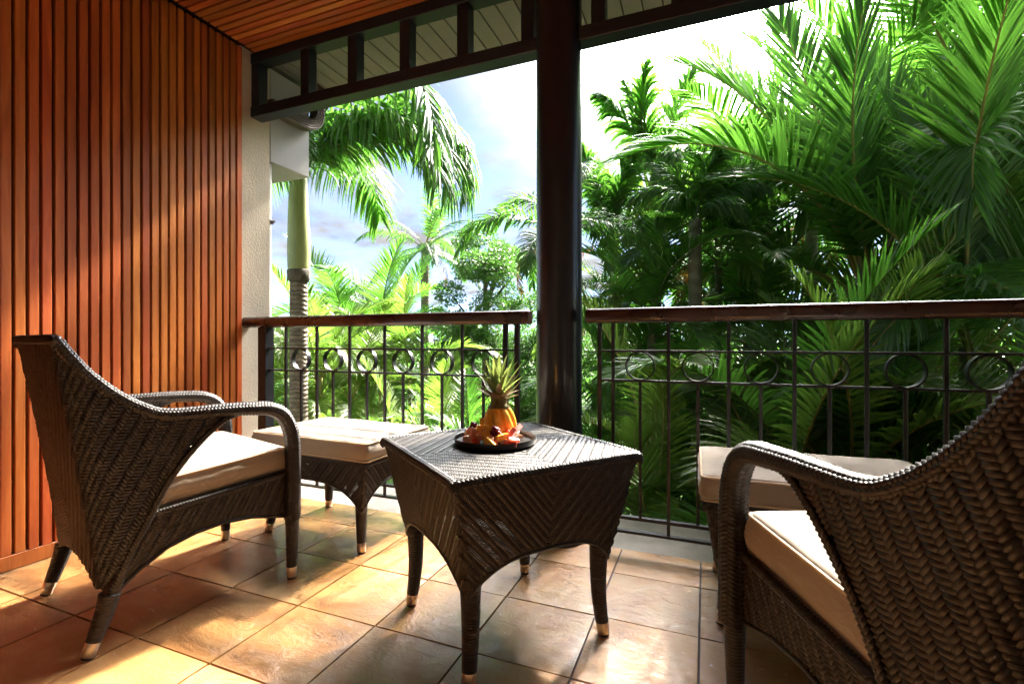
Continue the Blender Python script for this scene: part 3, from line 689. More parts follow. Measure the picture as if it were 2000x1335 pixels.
# ------------------------------------------------------------------ tray, pineapple, fruit
TZ = .563
TC = Vector((-.632, 1.433, TZ))
m = MB(); m.lathe([(.118, 0), (.129, .004), (.1335, .020), (.1325, .0225), (.1295, .0215), (.126, .008), (.118, .006), (.001, .006)], 56); tray = m.build('fruit_tray', M['tray'], None, True, 40); tray.location = TC
tag(tray, 'round black glazed tray of cut fruit on the wicker table', 'tray')
def juicy(name, col, col2, rough=.42, sss=.05, sc=60):
    k = Nodes(name); v = k.coords(rnd=5.0); f = k.noise(v, sc, 4, .6); c = k.ramp(f, [(.3, col), (.7, col2)]); k.set(col=c, rough=rough, spec=.5, sss=sss, normal=k.bump(f, .3, .003))
    k.b.inputs['Subsurface Radius'].default_value = (.01, .004, .002); return k.m
M['pine'] = juicy('golden_pineapple_flesh', (.80, .36, .02), (.93, .58, .08), .35)
M['skin'] = juicy('green_brown_pineapple_skin', (.10, .07, .015), (.22, .20, .04), .5, 0, 90)
M['melon'] = juicy('salmon_melon', (.85, .30, .15), (.92, .50, .32)); M['water'] = juicy('red_watermelon', (.74, .07, .045), (.88, .20, .13))
M['pale'] = juicy('pale_pink_melon', (.88, .55, .42), (.93, .72, .60)); M['rind'] = juicy('pale_rind', (.70, .62, .42), (.80, .74, .55)); M['orange'] = juicy('orange_flesh', (.88, .36, .02), (.93, .50, .06))
M['grape'] = juicy('dark_red_grape', (.12, .008, .02), (.25, .02, .045), .15, .1, 20)
M['pleaf'] = mat_leaf('pineapple_crown_leaf', (.07, .10, .035), (.16, .19, .07), (.35, .45, .10), .45, .3)
M['pleaf_b'] = mat_leaf('pineapple_lower_leaf', (.13, .085, .05), (.26, .19, .11), (.35, .28, .12), .5, .25)
pa = empty('pineapple', TC+Vector((.006, .028, .0065))); pa.rotation_euler = (0, rad(-2), 0); pa.scale = (1.1, 1.1, 1.2); tag(pa, 'peeled golden pineapple with its leafy crown standing on the tray', 'pineapple')
V = []; F = []; N = 72; prof = [(.047, 0), (.0505, .014), (.051, .032), (.0485, .052), (.043, .070), (.036, .083), (.030, .089)]
PP = smoothpath([(a, b, 0) for a, b in prof], 26)
for i, (r, z, _) in enumerate(PP):
    for j in range(N):
        a = 2*PI*j/N; g = (math.sin(8*a+z*52)); gr = -.0075*max(0, g)**1.5+.0012*noise.noise(Vector((math.cos(a)*9, math.sin(a)*9, z*160)))
        V.append(((r+gr*(1 if 0 < z < .085 else .3))*math.cos(a), (r+gr*(1 if 0 < z < .085 else .3))*math.sin(a), z))
for i in range(len(PP)-1):
    for j in range(N): F.append((i*N+j, i*N+(j+1) % N, (i+1)*N+(j+1) % N, (i+1)*N+j))
F += [tuple(range(N-1, -1, -1)), tuple((len(PP)-1)*N+j for j in range(N))]
m = MB(); m.add(V, F); m.build('flesh', M['pine'], pa, True)
m = MB(); m.lathe([(.033, .086), (.034, .0885), (.027, .095), (.0245, .105), (.025, .116), (.028, .126), (.022, .130)], 28); m.build('skin_neck', M['skin'], pa, True)
rg = random.Random(5)
def blade(L, w, e0, bend, n=8, fold=.35):
    V = []; F = []; x = z = 0; e = e0
    for i in range(n+1):
        t = i/n; ww = w*(1-t**1.8)*(.75+.5*min(t*3, 1)*.6)+.0004; u = Vector((-math.sin(e), 0, math.cos(e)))
        c_ = Vector((x, 0, z)); 
        V += [c_+Vector((0, -ww, 0))+u*ww*fold, c_, c_+Vector((0, ww, 0))+u*ww*fold]
        if i < n:
            a = i*3; F += [(a, a+1, a+4, a+3), (a+1, a+2, a+5, a+4)]
        x += L/n*math.cos(e); z += L/n*math.sin(e); e -= bend/n*(.4+1.2*t)
    return V, F
nl = 40
for i in range(nl):
    f_ = i/nl; e0 = rad(18+68*f_); L = .052+.055*math.sin(min(1, f_*1.25)*PI*.62)*rg.uniform(.85, 1.1); bend = rad(rg.uniform(-38, 20)) if f_ < .5 else rad(rg.uniform(-5, 28))
    m = MB(); m.add(*blade(L, .0115*rg.uniform(.85, 1.15), e0, bend)); o = m.build('crown_leaf', M['pleaf_b'] if f_ < .3 else M['pleaf'], pa, True)
    a = i*2.39996; o.location = (math.cos(a)*.016*(1-f_*.7), math.sin(a)*.016*(1-f_*.7), .108+.030*f_); o.rotation_euler = (0, 0, a)
# cut fruit
def wedge_mesh(r, th, ang, mat, name, rind=True):
    m = MB(); n = 8; V = []
    for s in (-th/2, th/2):
        V.append((0, s, 0)); V += [(r*math.cos(ang*(j/n-.5)), s, r*math.sin(ang*(j/n-.5))) for j in range(n+1)]
    k_ = n+2; F = [tuple(range(0, k_)), tuple(range(2*k_-1, k_-1, -1)), (0, k_, k_+1, 1), (k_-1, 2*k_-1, k_, 0)]+[(1+j, k_+1+j, k_+2+j, 2+j) for j in range(n)]
    m.add(V, F); return m.mesh(name, mat)
def chunk_mesh(a, b, c_, mat, name, seed):
    r_ = random.Random(seed); bm = bmesh.new(); bmesh.ops.create_cube(bm, size=1)
    for q in bm.verts: q.co = Vector((q.co.x*a*r_.uniform(.75, 1.15), q.co.y*b*r_.uniform(.75, 1.15), q.co.z*c_*r_.uniform(.75, 1.15)))
    bmesh.ops.bevel(bm, geom=list(bm.edges), offset=min(a, b, c_)*.10, segments=1, affect='EDGES'); me = bpy.data.meshes.new(name); bm.to_mesh(me); bm.free(); me.materials.append(mat); return me
kinds = [('watermelon_wedge', wedge_mesh(.042, .015, rad(58), M['water'], 'watermelon_wedge'), 'red watermelon wedge lying among the cut fruit', 'melon wedge', 'watermelon wedges on the tray'),
         ('melon_chunk', chunk_mesh(.036, .022, .022, M['melon'], 'melon_chunk', 1), 'salmon pink melon chunk lying among the cut fruit', 'melon chunk', 'melon chunks on the tray'),
         ('pale_melon_slice', wedge_mesh(.050, .014, rad(46), M['pale'], 'pale_melon_slice'), 'pale pink melon slice leaning on the cut fruit', 'melon slice', 'pale melon slices on the tray'),
         ('pineapple_chunk', chunk_mesh(.042, .017, .020, M['pine'], 'pineapple_chunk', 2), 'golden pineapple chunk lying among the cut fruit', 'pineapple chunk', 'pineapple chunks on the tray'),
         ('orange_slice', wedge_mesh(.028, .016, rad(150), M['orange'], 'orange_slice'), 'orange citrus slice lying on the tray', 'orange slice', 'orange slices on the tray')]
# placements: kind, x, y (tray-local, x right y away), z, yaw
fr = [(4,-.094,-.02,.016,20),(1,-.082,-.052,.018,60),(0,-.060,-.070,.016,100),(1,-.050,-.040,.022,-40),(0,-.030,-.085,.013,10),(1,-.010,-.078,.018,80),(3,-.030,-.050,.030,-20),(3,-.012,-.095,.014,-35),
      (0,.012,-.092,.016,150),(3,.022,-.072,.026,30),(0,.040,-.075,.024,60),(0,.045,-.050,.040,110),(2,.062,-.060,.024,150),(0,.030,-.098,.014,0),(2,.074,-.020,.018,200),(2,.092,.015,.012,160),(0,.062,-.025,.036,75),
      (1,.058,-.085,.015,15),(2,.066,-.045,.036,130),(3,-.075,.0,.030,65),(3,-.055,-.010,.042,110),(4,-.045,.012,.045,60),(1,-.085,.03,.018,10),(3,-.030,-.028,.046,100),(0,-.1,.045,.016,60),(2,.070,.05,.016,100),(1,-.068,-.03,.036,45)]
yawc = rad(21.8)
ordn = ['leftmost', 'second from the left', 'third from the left', 'fourth from the left', 'fifth from the left', 'sixth from the left', 'seventh from the left', 'eighth from the left', 'ninth from the left']
def view_x(x, y): X, Y = TC.x+x*math.cos(yawc)-y*math.sin(yawc), TC.y+x*math.sin(yawc)+y*math.cos(yawc); return (X*math.cos(yawc)+Y*math.sin(yawc))/(-X*math.sin(yawc)+Y*math.cos(yawc))
for n_, (ki, x, y, z, yw) in enumerate(fr):
    rank = sum(1 for q in fr if q[0] == ki and view_x(q[1], q[2]) < view_x(x, y))
    nm, me, lab, cat, grp = kinds[ki]; o = link(nm, me, None, TC+Vector((x*math.cos(yawc)-y*math.sin(yawc), x*math.sin(yawc)+y*math.cos(yawc), z+.006)))
    tl = .25 if x > .06 else .55; o.rotation_euler = (rg.uniform(-tl, tl)+(.9 if ki in (0, 2) else 0), rg.uniform(-tl, tl), rad(yw)+yawc); tag(o, lab.split(' lying')[0].split(' leaning')[0]+', '+ordn[rank]+' of the '+grp, cat, grp)
def grapes(x, y, z, lab, sd):
    r_ = random.Random(sd); t = empty('grape_bunch', TC+Vector((x*math.cos(yawc)-y*math.sin(yawc), x*math.sin(yawc)+y*math.cos(yawc), z))); tag(t, lab, 'grapes')
    bm = bmesh.new(); bmesh.ops.create_icosphere(bm, subdivisions=2, radius=.0078); me = bpy.data.meshes.new('grape'); bm.to_mesh(me); bm.free(); me.materials.append(M['grape']); me.shade_smooth()
    for i in range(13):
        f_ = i/13; a = i*2.4; rr = .012*(1-f_)+.003; link('grape', me, t, (rr*math.cos(a)*1.2, rr*math.sin(a), f_*.026+r_.uniform(-.002, .002)))
grapes(-.068, -.006, .038, 'dark red grapes piled at the left of the tray', 1); grapes(.004, -.060, .034, 'dark red grapes in the middle front of the tray', 2)
# dry leaf scraps on the tiles
for i, (x, y) in enumerate([(-1.30, 1.92), (-1.42, 1.78), (-1.31, 1.30)]):
    m = MB(); V, F = blade(.018, .005, .3, .8); m.add(V, F); o = m.build('leaf_scrap', M['leaf_dry'], None, True); o.location = (x, y, .004); o.rotation_euler = (.2, 0, i*2.0)
    tag(o, ['tiny dry leaf scrap on the tiles under the left ottoman, farthest back', 'tiny dry leaf scrap on the tiles nearest the left ottoman front leg', 'tiny dry leaf scrap on the tiles between left armchair and table'][i], 'leaf', 'leaf scraps on the tiles')

# ================================================================== GARDEN
GZ = -3.3
m = MB(); m.box((-400, 2.42, GZ-1), (400, 900, GZ)); m.box((-400, -300, GZ-1), (400, 1.99, GZ)); 
gd = MB(); n = 40; V = []; F = []
xs = np.r_[-600, -200, np.linspace(-60, 60, 41), 200, 600]; ys = np.r_[-300, -60, np.linspace(2.0, 60, 30), 200, 900]
for yy in ys:
    for xx in xs: V.append((xx, yy, GZ+(.25*noise.noise(Vector((xx*.2, yy*.2, 0))) if abs(xx) < 70 and 2 < yy < 70 else 0)))
nx = len(xs)
for j in range(len(ys)-1):
    for i in range(nx-1): F.append((j*nx+i, j*nx+i+1, (j+1)*nx+i+1, (j+1)*nx+i))
gd.add(V, F); gd = gd.build('ground', M['soil'], None, True); tag(gd, kind='structure')

def frond_arrays(L, e0, bend, pairs, ll, lw, droop, lift, seed, petiole=.16, plum=0, side=0.0, gap=0.0, a0=68, a1=24, tip=.35):
    """one pinnate palm leaf: stalk along +X/+Z from the origin, leaflets folded along their midrib. returns stalk (V,Q), leaflets (V,Q,T)"""
    rg = np.random.default_rng(seed); n = 40; ts = np.linspace(0, 1, n); e = e0-bend*ts**1.35; az = side*ts**1.5
    dx = np.stack([np.cos(e)*np.cos(az), np.cos(e)*np.sin(az), np.sin(e)], 1)*L/(n-1)
    P = np.vstack([[0, 0, 0], np.cumsum(dx[:-1], 0)]); T = dx/np.linalg.norm(dx, axis=1, keepdims=True)
    Sd = np.cross(np.tile([0, 0, 1.], (n, 1)), T); Sd /= np.linalg.norm(Sd, axis=1, keepdims=True)+1e-9; N = np.cross(T, Sd)
    sv = []; sq = []; m_ = 5
    for i in range(0, n, 2):
        r = L*.0068*(1-.86*ts[i])+.0012
        for j in range(m_): a = 2*PI*j/m_; sv.append(P[i]+(N[i]*math.cos(a)+Sd[i]*math.sin(a))*r)
    k_ = len(range(0, n, 2))
    for i in range(k_-1):
        for j in range(m_): sq.append((i*m_+j, i*m_+(j+1) % m_, (i+1)*m_+(j+1) % m_, (i+1)*m_+j))
    lv = []; lq = []; lt = []; c = 0
    at = lambda A, t: np.array([np.interp(t, ts, A[:, k]) for k in range(3)])
    for i in range(pairs):
        u = (i+.5)/pairs; t = petiole+(1-petiole)*u
        for sd in (1, -1):
            if rg.random() < gap: continue
            tt = min(1, t+rg.normal(0, .004)); p0 = at(P, tt); Tv = at(T, tt); Sv = at(Sd, tt)*sd; Nv = at(N, tt)
            al = rad(a0+(a1-a0)*u**1.1+rg.normal(0, 3)); li = lift+rg.normal(0, .06)+(rg.uniform(-1, 1)*plum)
            dr = Tv*math.cos(al)+(Sv*math.cos(li)+Nv*math.sin(li))*math.sin(al)
            prof = min(1, .55+1.5*u) * (1-(1-tip)*max(0, (u-.45)/.55)**1.6); l_ = ll*prof*rg.uniform(.88, 1.08); w = lw*(.75+.25*prof)*rg.uniform(.85, 1.1)
            dd = droop*rg.uniform(.6, 1.35); p = p0.copy(); seg = 4; d_ = dr.copy(); pts = [p.copy()]; dirs = [d_.copy()]
            for s_ in range(seg):
                d_ = d_+np.array([0, 0, -dd])*(s_+.6)/seg; d_ /= np.linalg.norm(d_); p = p+d_*l_/seg; pts.append(p.copy()); dirs.append(d_.copy())
            ws = [.55, 1, .9, .55]
            for s_ in range(seg):
                wd = Tv-dirs[s_]*np.dot(Tv, dirs[s_]); wd /= np.linalg.norm(wd)+1e-9; up = np.cross(dirs[s_], wd); up *= (1 if up[2] > 0 else -1)
                a = w*ws[s_]; lv += [pts[s_]-wd*a-up*a*.35, pts[s_], pts[s_]+wd*a-up*a*.35]
            lv.append(pts[seg])
            for s_ in range(seg-1):
                b = c+s_*3; lq += [(b, b+1, b+4, b+3), (b+1, b+2, b+5, b+4)]
            b = c+(seg-1)*3; lt += [(b, b+1, b+12-3*(seg-1)), (b+1, b+2, b+12-3*(seg-1))] if False else [(b, b+1, c+seg*3), (b+1, b+2, c+seg*3)]
            c += seg*3+1
    return (np.array(sv), sq), (np.array(lv), lq, lt)
_fc = {}
def frond_mesh(key, leaf, stalk, **kw):
    k_ = (key, leaf, stalk)
    if k_ not in _fc:
        (sv, sq), (lv, lq, lt) = frond_arrays(**kw)
        me = np_mesh('frond', np.concatenate([sv, lv]), np.concatenate([np.array(sq), np.array(lq)+len(sv)]), M[stalk], False, np.array(lt)+len(sv))
        me.materials.append(M[leaf]); mi = np.zeros(len(me.polygons), np.int32); mi[len(sq):] = 1; me.polygons.foreach_set('material_index', mi); me.update(); _fc[k_] = me
    return _fc[k_]
# kinds of leaf: (rise at the base, bend) variants for each habit
def kind(name, leaf, stalk, L, n, ll, lw, droop, lift, var, **kw):
    return [lambda j=j, v=v: frond_mesh((name, j), leaf, stalk, L=L*v[2], e0=rad(v[0]), bend=rad(v[1]), pairs=n, ll=ll, lw=lw, droop=droop*v[3], lift=lift, seed=100+j*7+len(name), side=v[4], **kw) for j, v in enumerate(var)]
ARE = [(84, 40, 1.05, .5, .1), (74, 78, 1.0, .8, -.15), (64, 92, .95, 1, .2), (50, 98, .95, 1.1, -.2), (34, 95, .9, 1.2, .1), (14, 88, .85, 1.2, .0)]
K_are = kind('areca', 'leaf_bright', 'rachis_y', 2.0, 46, .50, .0165, .30, .5, ARE)
K_mid = kind('mid', 'leaf_mid', 'rachis', 2.3, 50, .58, .0185, .30, .45, ARE)
K_dark = kind('dark', 'leaf_dark', 'rachis', 2.2, 50, .56, .0185, .38, .35, ARE)
K_big = kind('big', 'leaf_mid', 'rachis_y', 2.9, 72, .80, .0175, .20, .5, [(86, 20, 1.1, .5, .05), (80, 46, 1.05, .7, -.1), (70, 66, 1, 1, .15), (56, 84, 1, 1.2, -.1), (40, 95, .95, 1.4, .1), (20, 90, .9, 1.5, 0)], a0=60, a1=18, tip=.5)
K_fox = kind('foxtail', 'leaf_dark', 'rachis', 2.2, 74, .46, .017, .45, .1, [(78, 95, 1, .8, .1), (62, 128, 1.05, 1, -.1), (48, 135, 1, 1.1, .1), (30, 118, .95, 1.2, 0), (8, 80, .85, 1.2, .1)], plum=.9, a0=62, a1=30)
K_coc = kind('coconut', 'leaf_dark', 'rachis_y', 2.4, 60, .50, .014, .5, .1, [(80, 60, 1, 1, .1), (60, 80, 1, 1, -.1), (38, 85, 1, 1.2, 0), (14, 75, .95, 1.3, .1), (-8, 55, .9, 1.4, 0)], a0=60, a1=30)
prg = random.Random(77)
def put_frond(root, me, loc, az, sc=1.0, roll=0.0, tilt=0.0):
    o = link('frond', me, root, loc); o.rotation_euler = Matrix.Rotation(az, 4, 'Z').to_3x3().to_4x4().to_euler()
    o.matrix_local = Matrix.Translation(loc) @ Matrix.Rotation(az, 4, 'Z') @ Matrix.Rotation(-tilt, 4, 'Y') @ Matrix.Rotation(roll, 4, 'X') @ Matrix.Diagonal((sc, sc, sc, 1)); return o
def palm(name, x, y, crown, kind_, n, label, cat='palm', group=None, sc=1.0, tr=.07, tmat='trunk_grey', base=GZ, az0=0.0, shaft=None, lean=(0, 0), low=0, seed=0, dry=1):
    """palm with its own trunk, optional crownshaft and separate leaves; crown = height of the leaf bases"""
    r_ = random.Random(seed*13+5); t = empty(name, (x, y, base)); tag(t, label, cat, group); h = crown-base
    top = Vector((lean[0], lean[1], h)); st = shaft if shaft else 0
    P = smoothpath([(0, 0, -.1), (lean[0]*.25, lean[1]*.25, h*.4), (lean[0]*.7, lean[1]*.7, h*.8), tuple(top-Vector((0, 0, st)))], 60)
    m = MB(); m.tube(P, [tr*(1.15-.25*q+.003*math.sin(q*97)+.010*math.sin(q*17)) for q in np.linspace(0, 1, 60)], 14); m.build('trunk', M[tmat], t, True)
    if shaft:
        m = MB(); a = top-Vector((0, 0, st+.01)); Q = smoothpath([tuple(a), tuple(a+Vector((0.004, 0, st*.35))), tuple(a+Vector((-.004, 0, st*.7))), tuple(top+Vector((0, 0, .06)))], 30)
        m.tube(Q, [tr*k_ for k_ in np.interp(np.linspace(0, 1, 30), [0, .08, .25, .5, .75, 1], [1.06, 1.16, 1.22, 1.12, 1.0, .82])], 16); m.build('crownshaft', M['shaft'], t, True)
    nk = len(kind_)
    for i in range(n):
        f_ = (i+.5)/n; j = min(nk-1, int(low+f_*(nk-low))) ; az = az0+i*2.39996+r_.uniform(-.2, .2)
        put_frond(t, kind_[j](), top+Vector((0, 0, -.10*f_)), az, sc*r_.uniform(.88, 1.1), r_.uniform(-.35, .35), r_.uniform(-.10, .10))
    if dry:
        dk = frond_mesh(('dry', name), 'leaf_dry', 'rachis_y', L=2.0, e0=rad(10), bend=rad(95), pairs=40, ll=.42, lw=.012, droop=.8, lift=-.2, seed=5, gap=.25)
        for q in range(dry): put_frond(t, dk, top+Vector((0, 0, -.14)), az0+1.3+q*2.5, sc*.8, r_.uniform(-.6, .6), -.2)
    return t
def clump(name, x, y, kind_, stems, n, label, sc=1.0, crown=(-.4, .6), group=None, base=GZ, seed=0, cat='palm clump'):
    """several thin stems from one root, each with a few arching leaves"""
    r_ = random.Random(seed*31+7); t = empty(name, (x, y, base)); tag(t, label, cat, group); nk = len(kind_)
    for k_ in range(stems):
        a = r_.uniform(0, 6.28); rr = r_.uniform(.1, .45); h = r_.uniform(*crown)-base; top = Vector((math.cos(a)*rr*1.6, math.sin(a)*rr*1.6, h))
        P = smoothpath([(math.cos(a)*rr*.5, math.sin(a)*rr*.5, -.1), (math.cos(a)*rr, math.sin(a)*rr, h*.5), tuple(top)], 24); m = MB(); m.tube(P, [.032-.010*q for q in np.linspace(0, 1, 24)], 8); m.build('stem', M['rachis_y'], t, True)
        for i in range(n):
            f_ = (i+.5)/n; j = min(nk-1, int(f_*nk)); put_frond(t, kind_[j](), top+Vector((0, 0, -.06*f_)), a+i*2.39996+r_.uniform(-.3, .3), sc*r_.uniform(.85, 1.1), r_.uniform(-.35, .35), r_.uniform(-.1, .12))
    return t
def single(root, kmesh, loc, az, sc=1.0, roll=0.0, tilt=0.0): return put_frond(root, kmesh, Vector(loc), az, sc, roll, tilt)

# --- the tall palm close to the plaster wall: ringed trunk, yellow green crownshaft, plumed leaves arching to the right
pa1 = palm('plumed_palm', -3.83, 3.75, 2.55, K_fox, 0, 'tall palm with yellow green crownshaft and ringed trunk beside the plaster wall', dry=0, sc=1.0, tr=.092, tmat='bark', shaft=.98)
Z0 = 2.55-GZ
fox_long = lambda s_, e, b, L, sd=0: frond_mesh(('fl', s_), 'leaf_dark', 'rachis', L=L*.98, e0=rad(e), bend=rad(b), pairs=84, ll=.70, lw=.018, droop=.85, lift=-.05, seed=s_, plum=.5, side=sd, a0=62, a1=34, petiole=.10, tip=.6)
for s_, az, e, b, L, sd in ((1, 6, 52, 148, 2.35, 0), (2, 20, 64, 160, 2.6, .1), (3, -10, 66, 165, 2.7, 0), (4, 26, 58, 152, 2.45, -.1), (5, 100, 50, 120, 2.2, 0), (6, 170, 40, 110, 2.0, 0), (7, -60, 30, 95, 1.4, .2), (8, 230, 60, 120, 2.0, 0), (9, -4, 44, 125, 2.2, 0)):
    single(pa1, fox_long(s_, e, b, L, sd), (0, 0, Z0-.02), rad(az))
mm = MB(); mm.tube([(0, 0, Z0-1.06), (.002, 0, Z0-1.0), (0, .002, Z0-.955), (0, 0, Z0-.935)], [.098, .109, .113, .104], 16); mm.build('sheath_scar', M['wood_bark'], pa1, True)
# --- plumed palms right of the column
K_plu = kind('plume', 'leaf_mid', 'rachis', 1.5, 66, .48, .021, .85, .1, [(88, 18, 1.05, .9, .1), (84, 30, 1, .9, -.1), (78, 60, .95, 1, .1), (64, 110, .9, 1.1, -.1), (40, 120, .85, 1.2, 0)], plum=1.1, a0=38, a1=16)
palm('plumed_palm', -1.40, 4.85, 2.0, K_fox, 7, 'dark plumed palm rising directly behind the black column', sc=.66, tr=.08, seed=2, az0=2.9, low=1)
palm('plumed_palm', -.62, 6.75, 3.05, K_plu, 8, 'plumed palm with upright bunched leaves against the bright sky right of the column', sc=.95, tr=.08, seed=3, az0=.8)
palm('plumed_palm', -1.15, 6.6, 2.35, K_plu, 11, 'smaller dark plumed palm just right of the column, below the tall one', sc=.85, tr=.08, seed=4, az0=1.9)
palm('plumed_palm', -.10, 5.4, 2.15, K_plu, 11, 'dark plumed palm with a hanging bunch of leaves in front of the feathery palms', sc=.72, tr=.07, seed=5, az0=.3, low=2)
for q_, (x, y, cr, kd, sc, lb) in enumerate([(-.55, 5.5, 1.15, K_mid, .72, 'feather palm with arching leaves in front of the plumed palm trunks'), (.15, 6.5, 1.9, K_mid, .8, 'feather palm tangled among the plumed palms, with thin arching leaves'),
        (-1.05, 6.1, 1.25, K_are, .72, 'yellow green feather palm between the black column and the plumed palms'), (.75, 6.9, 2.45, K_mid, .9, 'feather palm rising between the plumed palms and the large upright palm'), (-.2, 7.6, 2.5, K_are, .85, 'yellow green feather palm close behind the plumed palms')]):
    palm('feather_palm', x, y, cr, kd, 12, lb, sc=sc, tr=.05, seed=60+q_, az0=q_*1.1)
# --- big feathery palms on the right
palm('feather_palm', 1.40, 5.45, 1.32, K_big, 9, 'large feather palm with smooth grey trunk top and long upright leaves', sc=1.05, tr=.075, seed=6, az0=.5)
palm('feather_palm', 1.95, 4.95, .85, K_big, 8, 'feather palm with steep green leaves at the right, nearest the railing', sc=.85, tr=.06, seed=7, az0=2.2)
palm('feather_palm', 3.0, 5.9, 2.6, K_big, 10, 'tall feather palm at the upper right with long hanging leaflets', sc=1.0, tr=.09, seed=8, az0=1.1, low=1)
palm('feather_palm', 1.3, 7.4, 2.9, K_mid, 10, 'feather palm standing behind the large upright palm', sc=1.0, tr=.08, seed=9, az0=.2)
palm('feather_palm', .45, 6.1, .95, K_mid, 10, 'feather palm with broad arching leaves right of the plumed palms', sc=1.0, tr=.06, seed=10, az0=1.4)
palm('feather_palm', 2.2, 7.6, 2.6, K_mid, 13, 'feather palm deep in the thicket at the right', sc=1.15, tr=.08, seed=11, az0=.9)
palm('feather_palm', 3.6, 6.6, 2.2, K_mid, 12, 'feather palm at the far right edge behind the armchair', sc=1.2, tr=.08, seed=12, az0=2.9)
palm('feather_palm', .1, 8.6, 1.7, K_mid, 11, 'pale feather palm far behind the plumed palms', sc=1.1, tr=.08, seed=13, az0=.7)
palm('feather_palm', 3.5, 8.4, 3.7, K_mid, 14, 'highest feather palm filling the top right corner', sc=1.25, tr=.09, seed=14, az0=.4)
palm('feather_palm', 2.5, 9.6, 3.4, K_dark, 14, 'dark feather palm behind the long hanging leaflets at the upper right', sc=1.2, tr=.09, seed=15, az0=1.7)
face = lambda s_, L, e, b, sd=0, leaf='leaf_mid': frond_mesh(('face', s_), leaf, 'rachis_y', L=L, e0=rad(e), bend=rad(b), pairs=80, ll=.85, lw=.0175, droop=.14, lift=.25, seed=s_, side=sd, a0=58, a1=16, tip=.55)
G_ = [o for o in C.objects if o.get('label', '').startswith('large feather palm')][0]; I_ = [o for o in C.objects if o.get('label', '').startswith('feather palm with steep')][0]
single(G_, face(31, 3.0, 86, 16), (-.05, -.1, 1.32-GZ), rad(112), 1, -.16); single(G_, face(32, 2.7, 80, 26, .1), (.05, -.1, 1.3-GZ), rad(-60), .9, .45)
single(I_, face(33, 2.1, 86, 20), (-.05, -.15, .7-GZ), rad(118), 1, .04); single(I_, face(34, 2.0, 74, 40, -.1), (.0, -.1, .7-GZ), rad(-75), .9, -.4)
palm('feather_palm', 2.9, 7.2, 3.5, K_big, 11, 'feather palm whose long leaves hang down from the top right edge', sc=1.0, tr=.09, seed=16, az0=.9, low=2)
# --- low clumps behind the right railing
lows = [(-.35, 3.75, K_are, 'low feathery palm clump behind the railing just right of the column'), (.25, 4.1, K_mid, 'low green feathery palm clump behind the second and third rings of the right railing'),
        (.75, 3.7, K_are, 'low feathery palm clump behind the middle of the right railing'), (1.35, 4.0, K_mid, 'low green feathery palm clump behind the right ottoman'),
        (2.0, 3.9, K_are, 'low feathery palm clump behind the right armchair'), (-.2, 5.0, K_mid, 'feathery palm clump in second row right of the column'), (.95, 5.0, K_are, 'yellow green palm clump in second row of the right thicket'),
        (2.6, 4.9, K_are, 'yellow green palm clump at the right edge behind the armchair'), (1.6, 6.2, K_are, 'yellow green palm clump deep behind the large feather palm'), (-.9, 5.9, K_mid, 'feathery palm clump beyond the black column')]
lows += [(.45, 3.75, K_mid, 'green palm clump close outside the right railing, between the side table and the right ottoman'), (1.45, 3.7, K_are, 'bright palm clump close outside the railing, left of the right chair back'), (2.1, 3.75, K_are, 'bright palm clump close outside the railing at the right edge'), (-.02, 3.65, K_are, 'lowest bright palm clump close outside the railing beside the side table'), (1.0, 3.65, K_are, 'lowest bright palm clump close outside the railing beyond the right ottoman'), (1.75, 3.7, K_mid, 'lowest green palm clump close outside the railing beyond the right armchair')]
for i, (x, y, kd, lb) in enumerate(lows):
    clump('palm_clump', x, y, kd, 3, 6, lb, sc=.66 if i < 6 else .78 if y < 4.5 else .9, crown=(-1.05, -.3) if i < 6 else (-1.0, .05) if y < 4.5 else (-.6, .7), seed=40+i)
# --- left garden
lefts = [(-4.6, 5.3, K_are, .75, (-.2, .5), 'bright yellow green palm clump right of the ringed palm trunk'), (-4.3, 6.4, K_are, .8, (-.2, .6), 'bright yellow green palm clump in the middle of the left railing'),
         (-5.7, 5.2, K_are, .8, (-.3, .5), 'yellow green palm clump left of the ringed palm trunk'), (-3.05, 5.2, K_are, .62, (-1.2, -.4), 'low yellow green palm clump in front of the broadleaf tree'),
         (-3.9, 4.6, K_are, .62, (-1.5, -.7), 'low yellow green palm clump under the ringed palm'), (-6.3, 8.0, K_mid, .95, (.3, 1.1), 'green palm clump far behind the yellow green ones'), (-2.2, 4.3, K_mid, .6, (-1.3, -.6), 'low green palm clump left of the black column')]
for i, (x, y, kd, sc, cr, lb) in enumerate(lefts): clump('palm_clump', x, y, kd, 4, 6, lb, sc=sc, crown=cr, seed=70+i)
palm('coconut_palm', -7.5, 12.0, 3.55, K_coc, 15, 'distant coconut palm with spiky crown above the left railing', sc=.95, tr=.12, seed=20, tmat='bark')
palm('coconut_palm', 2.2, 13.0, 5.4, K_coc, 15, 'distant coconut palm showing its crown through the right hand palms', sc=.95, tr=.12, seed=21, tmat='bark')
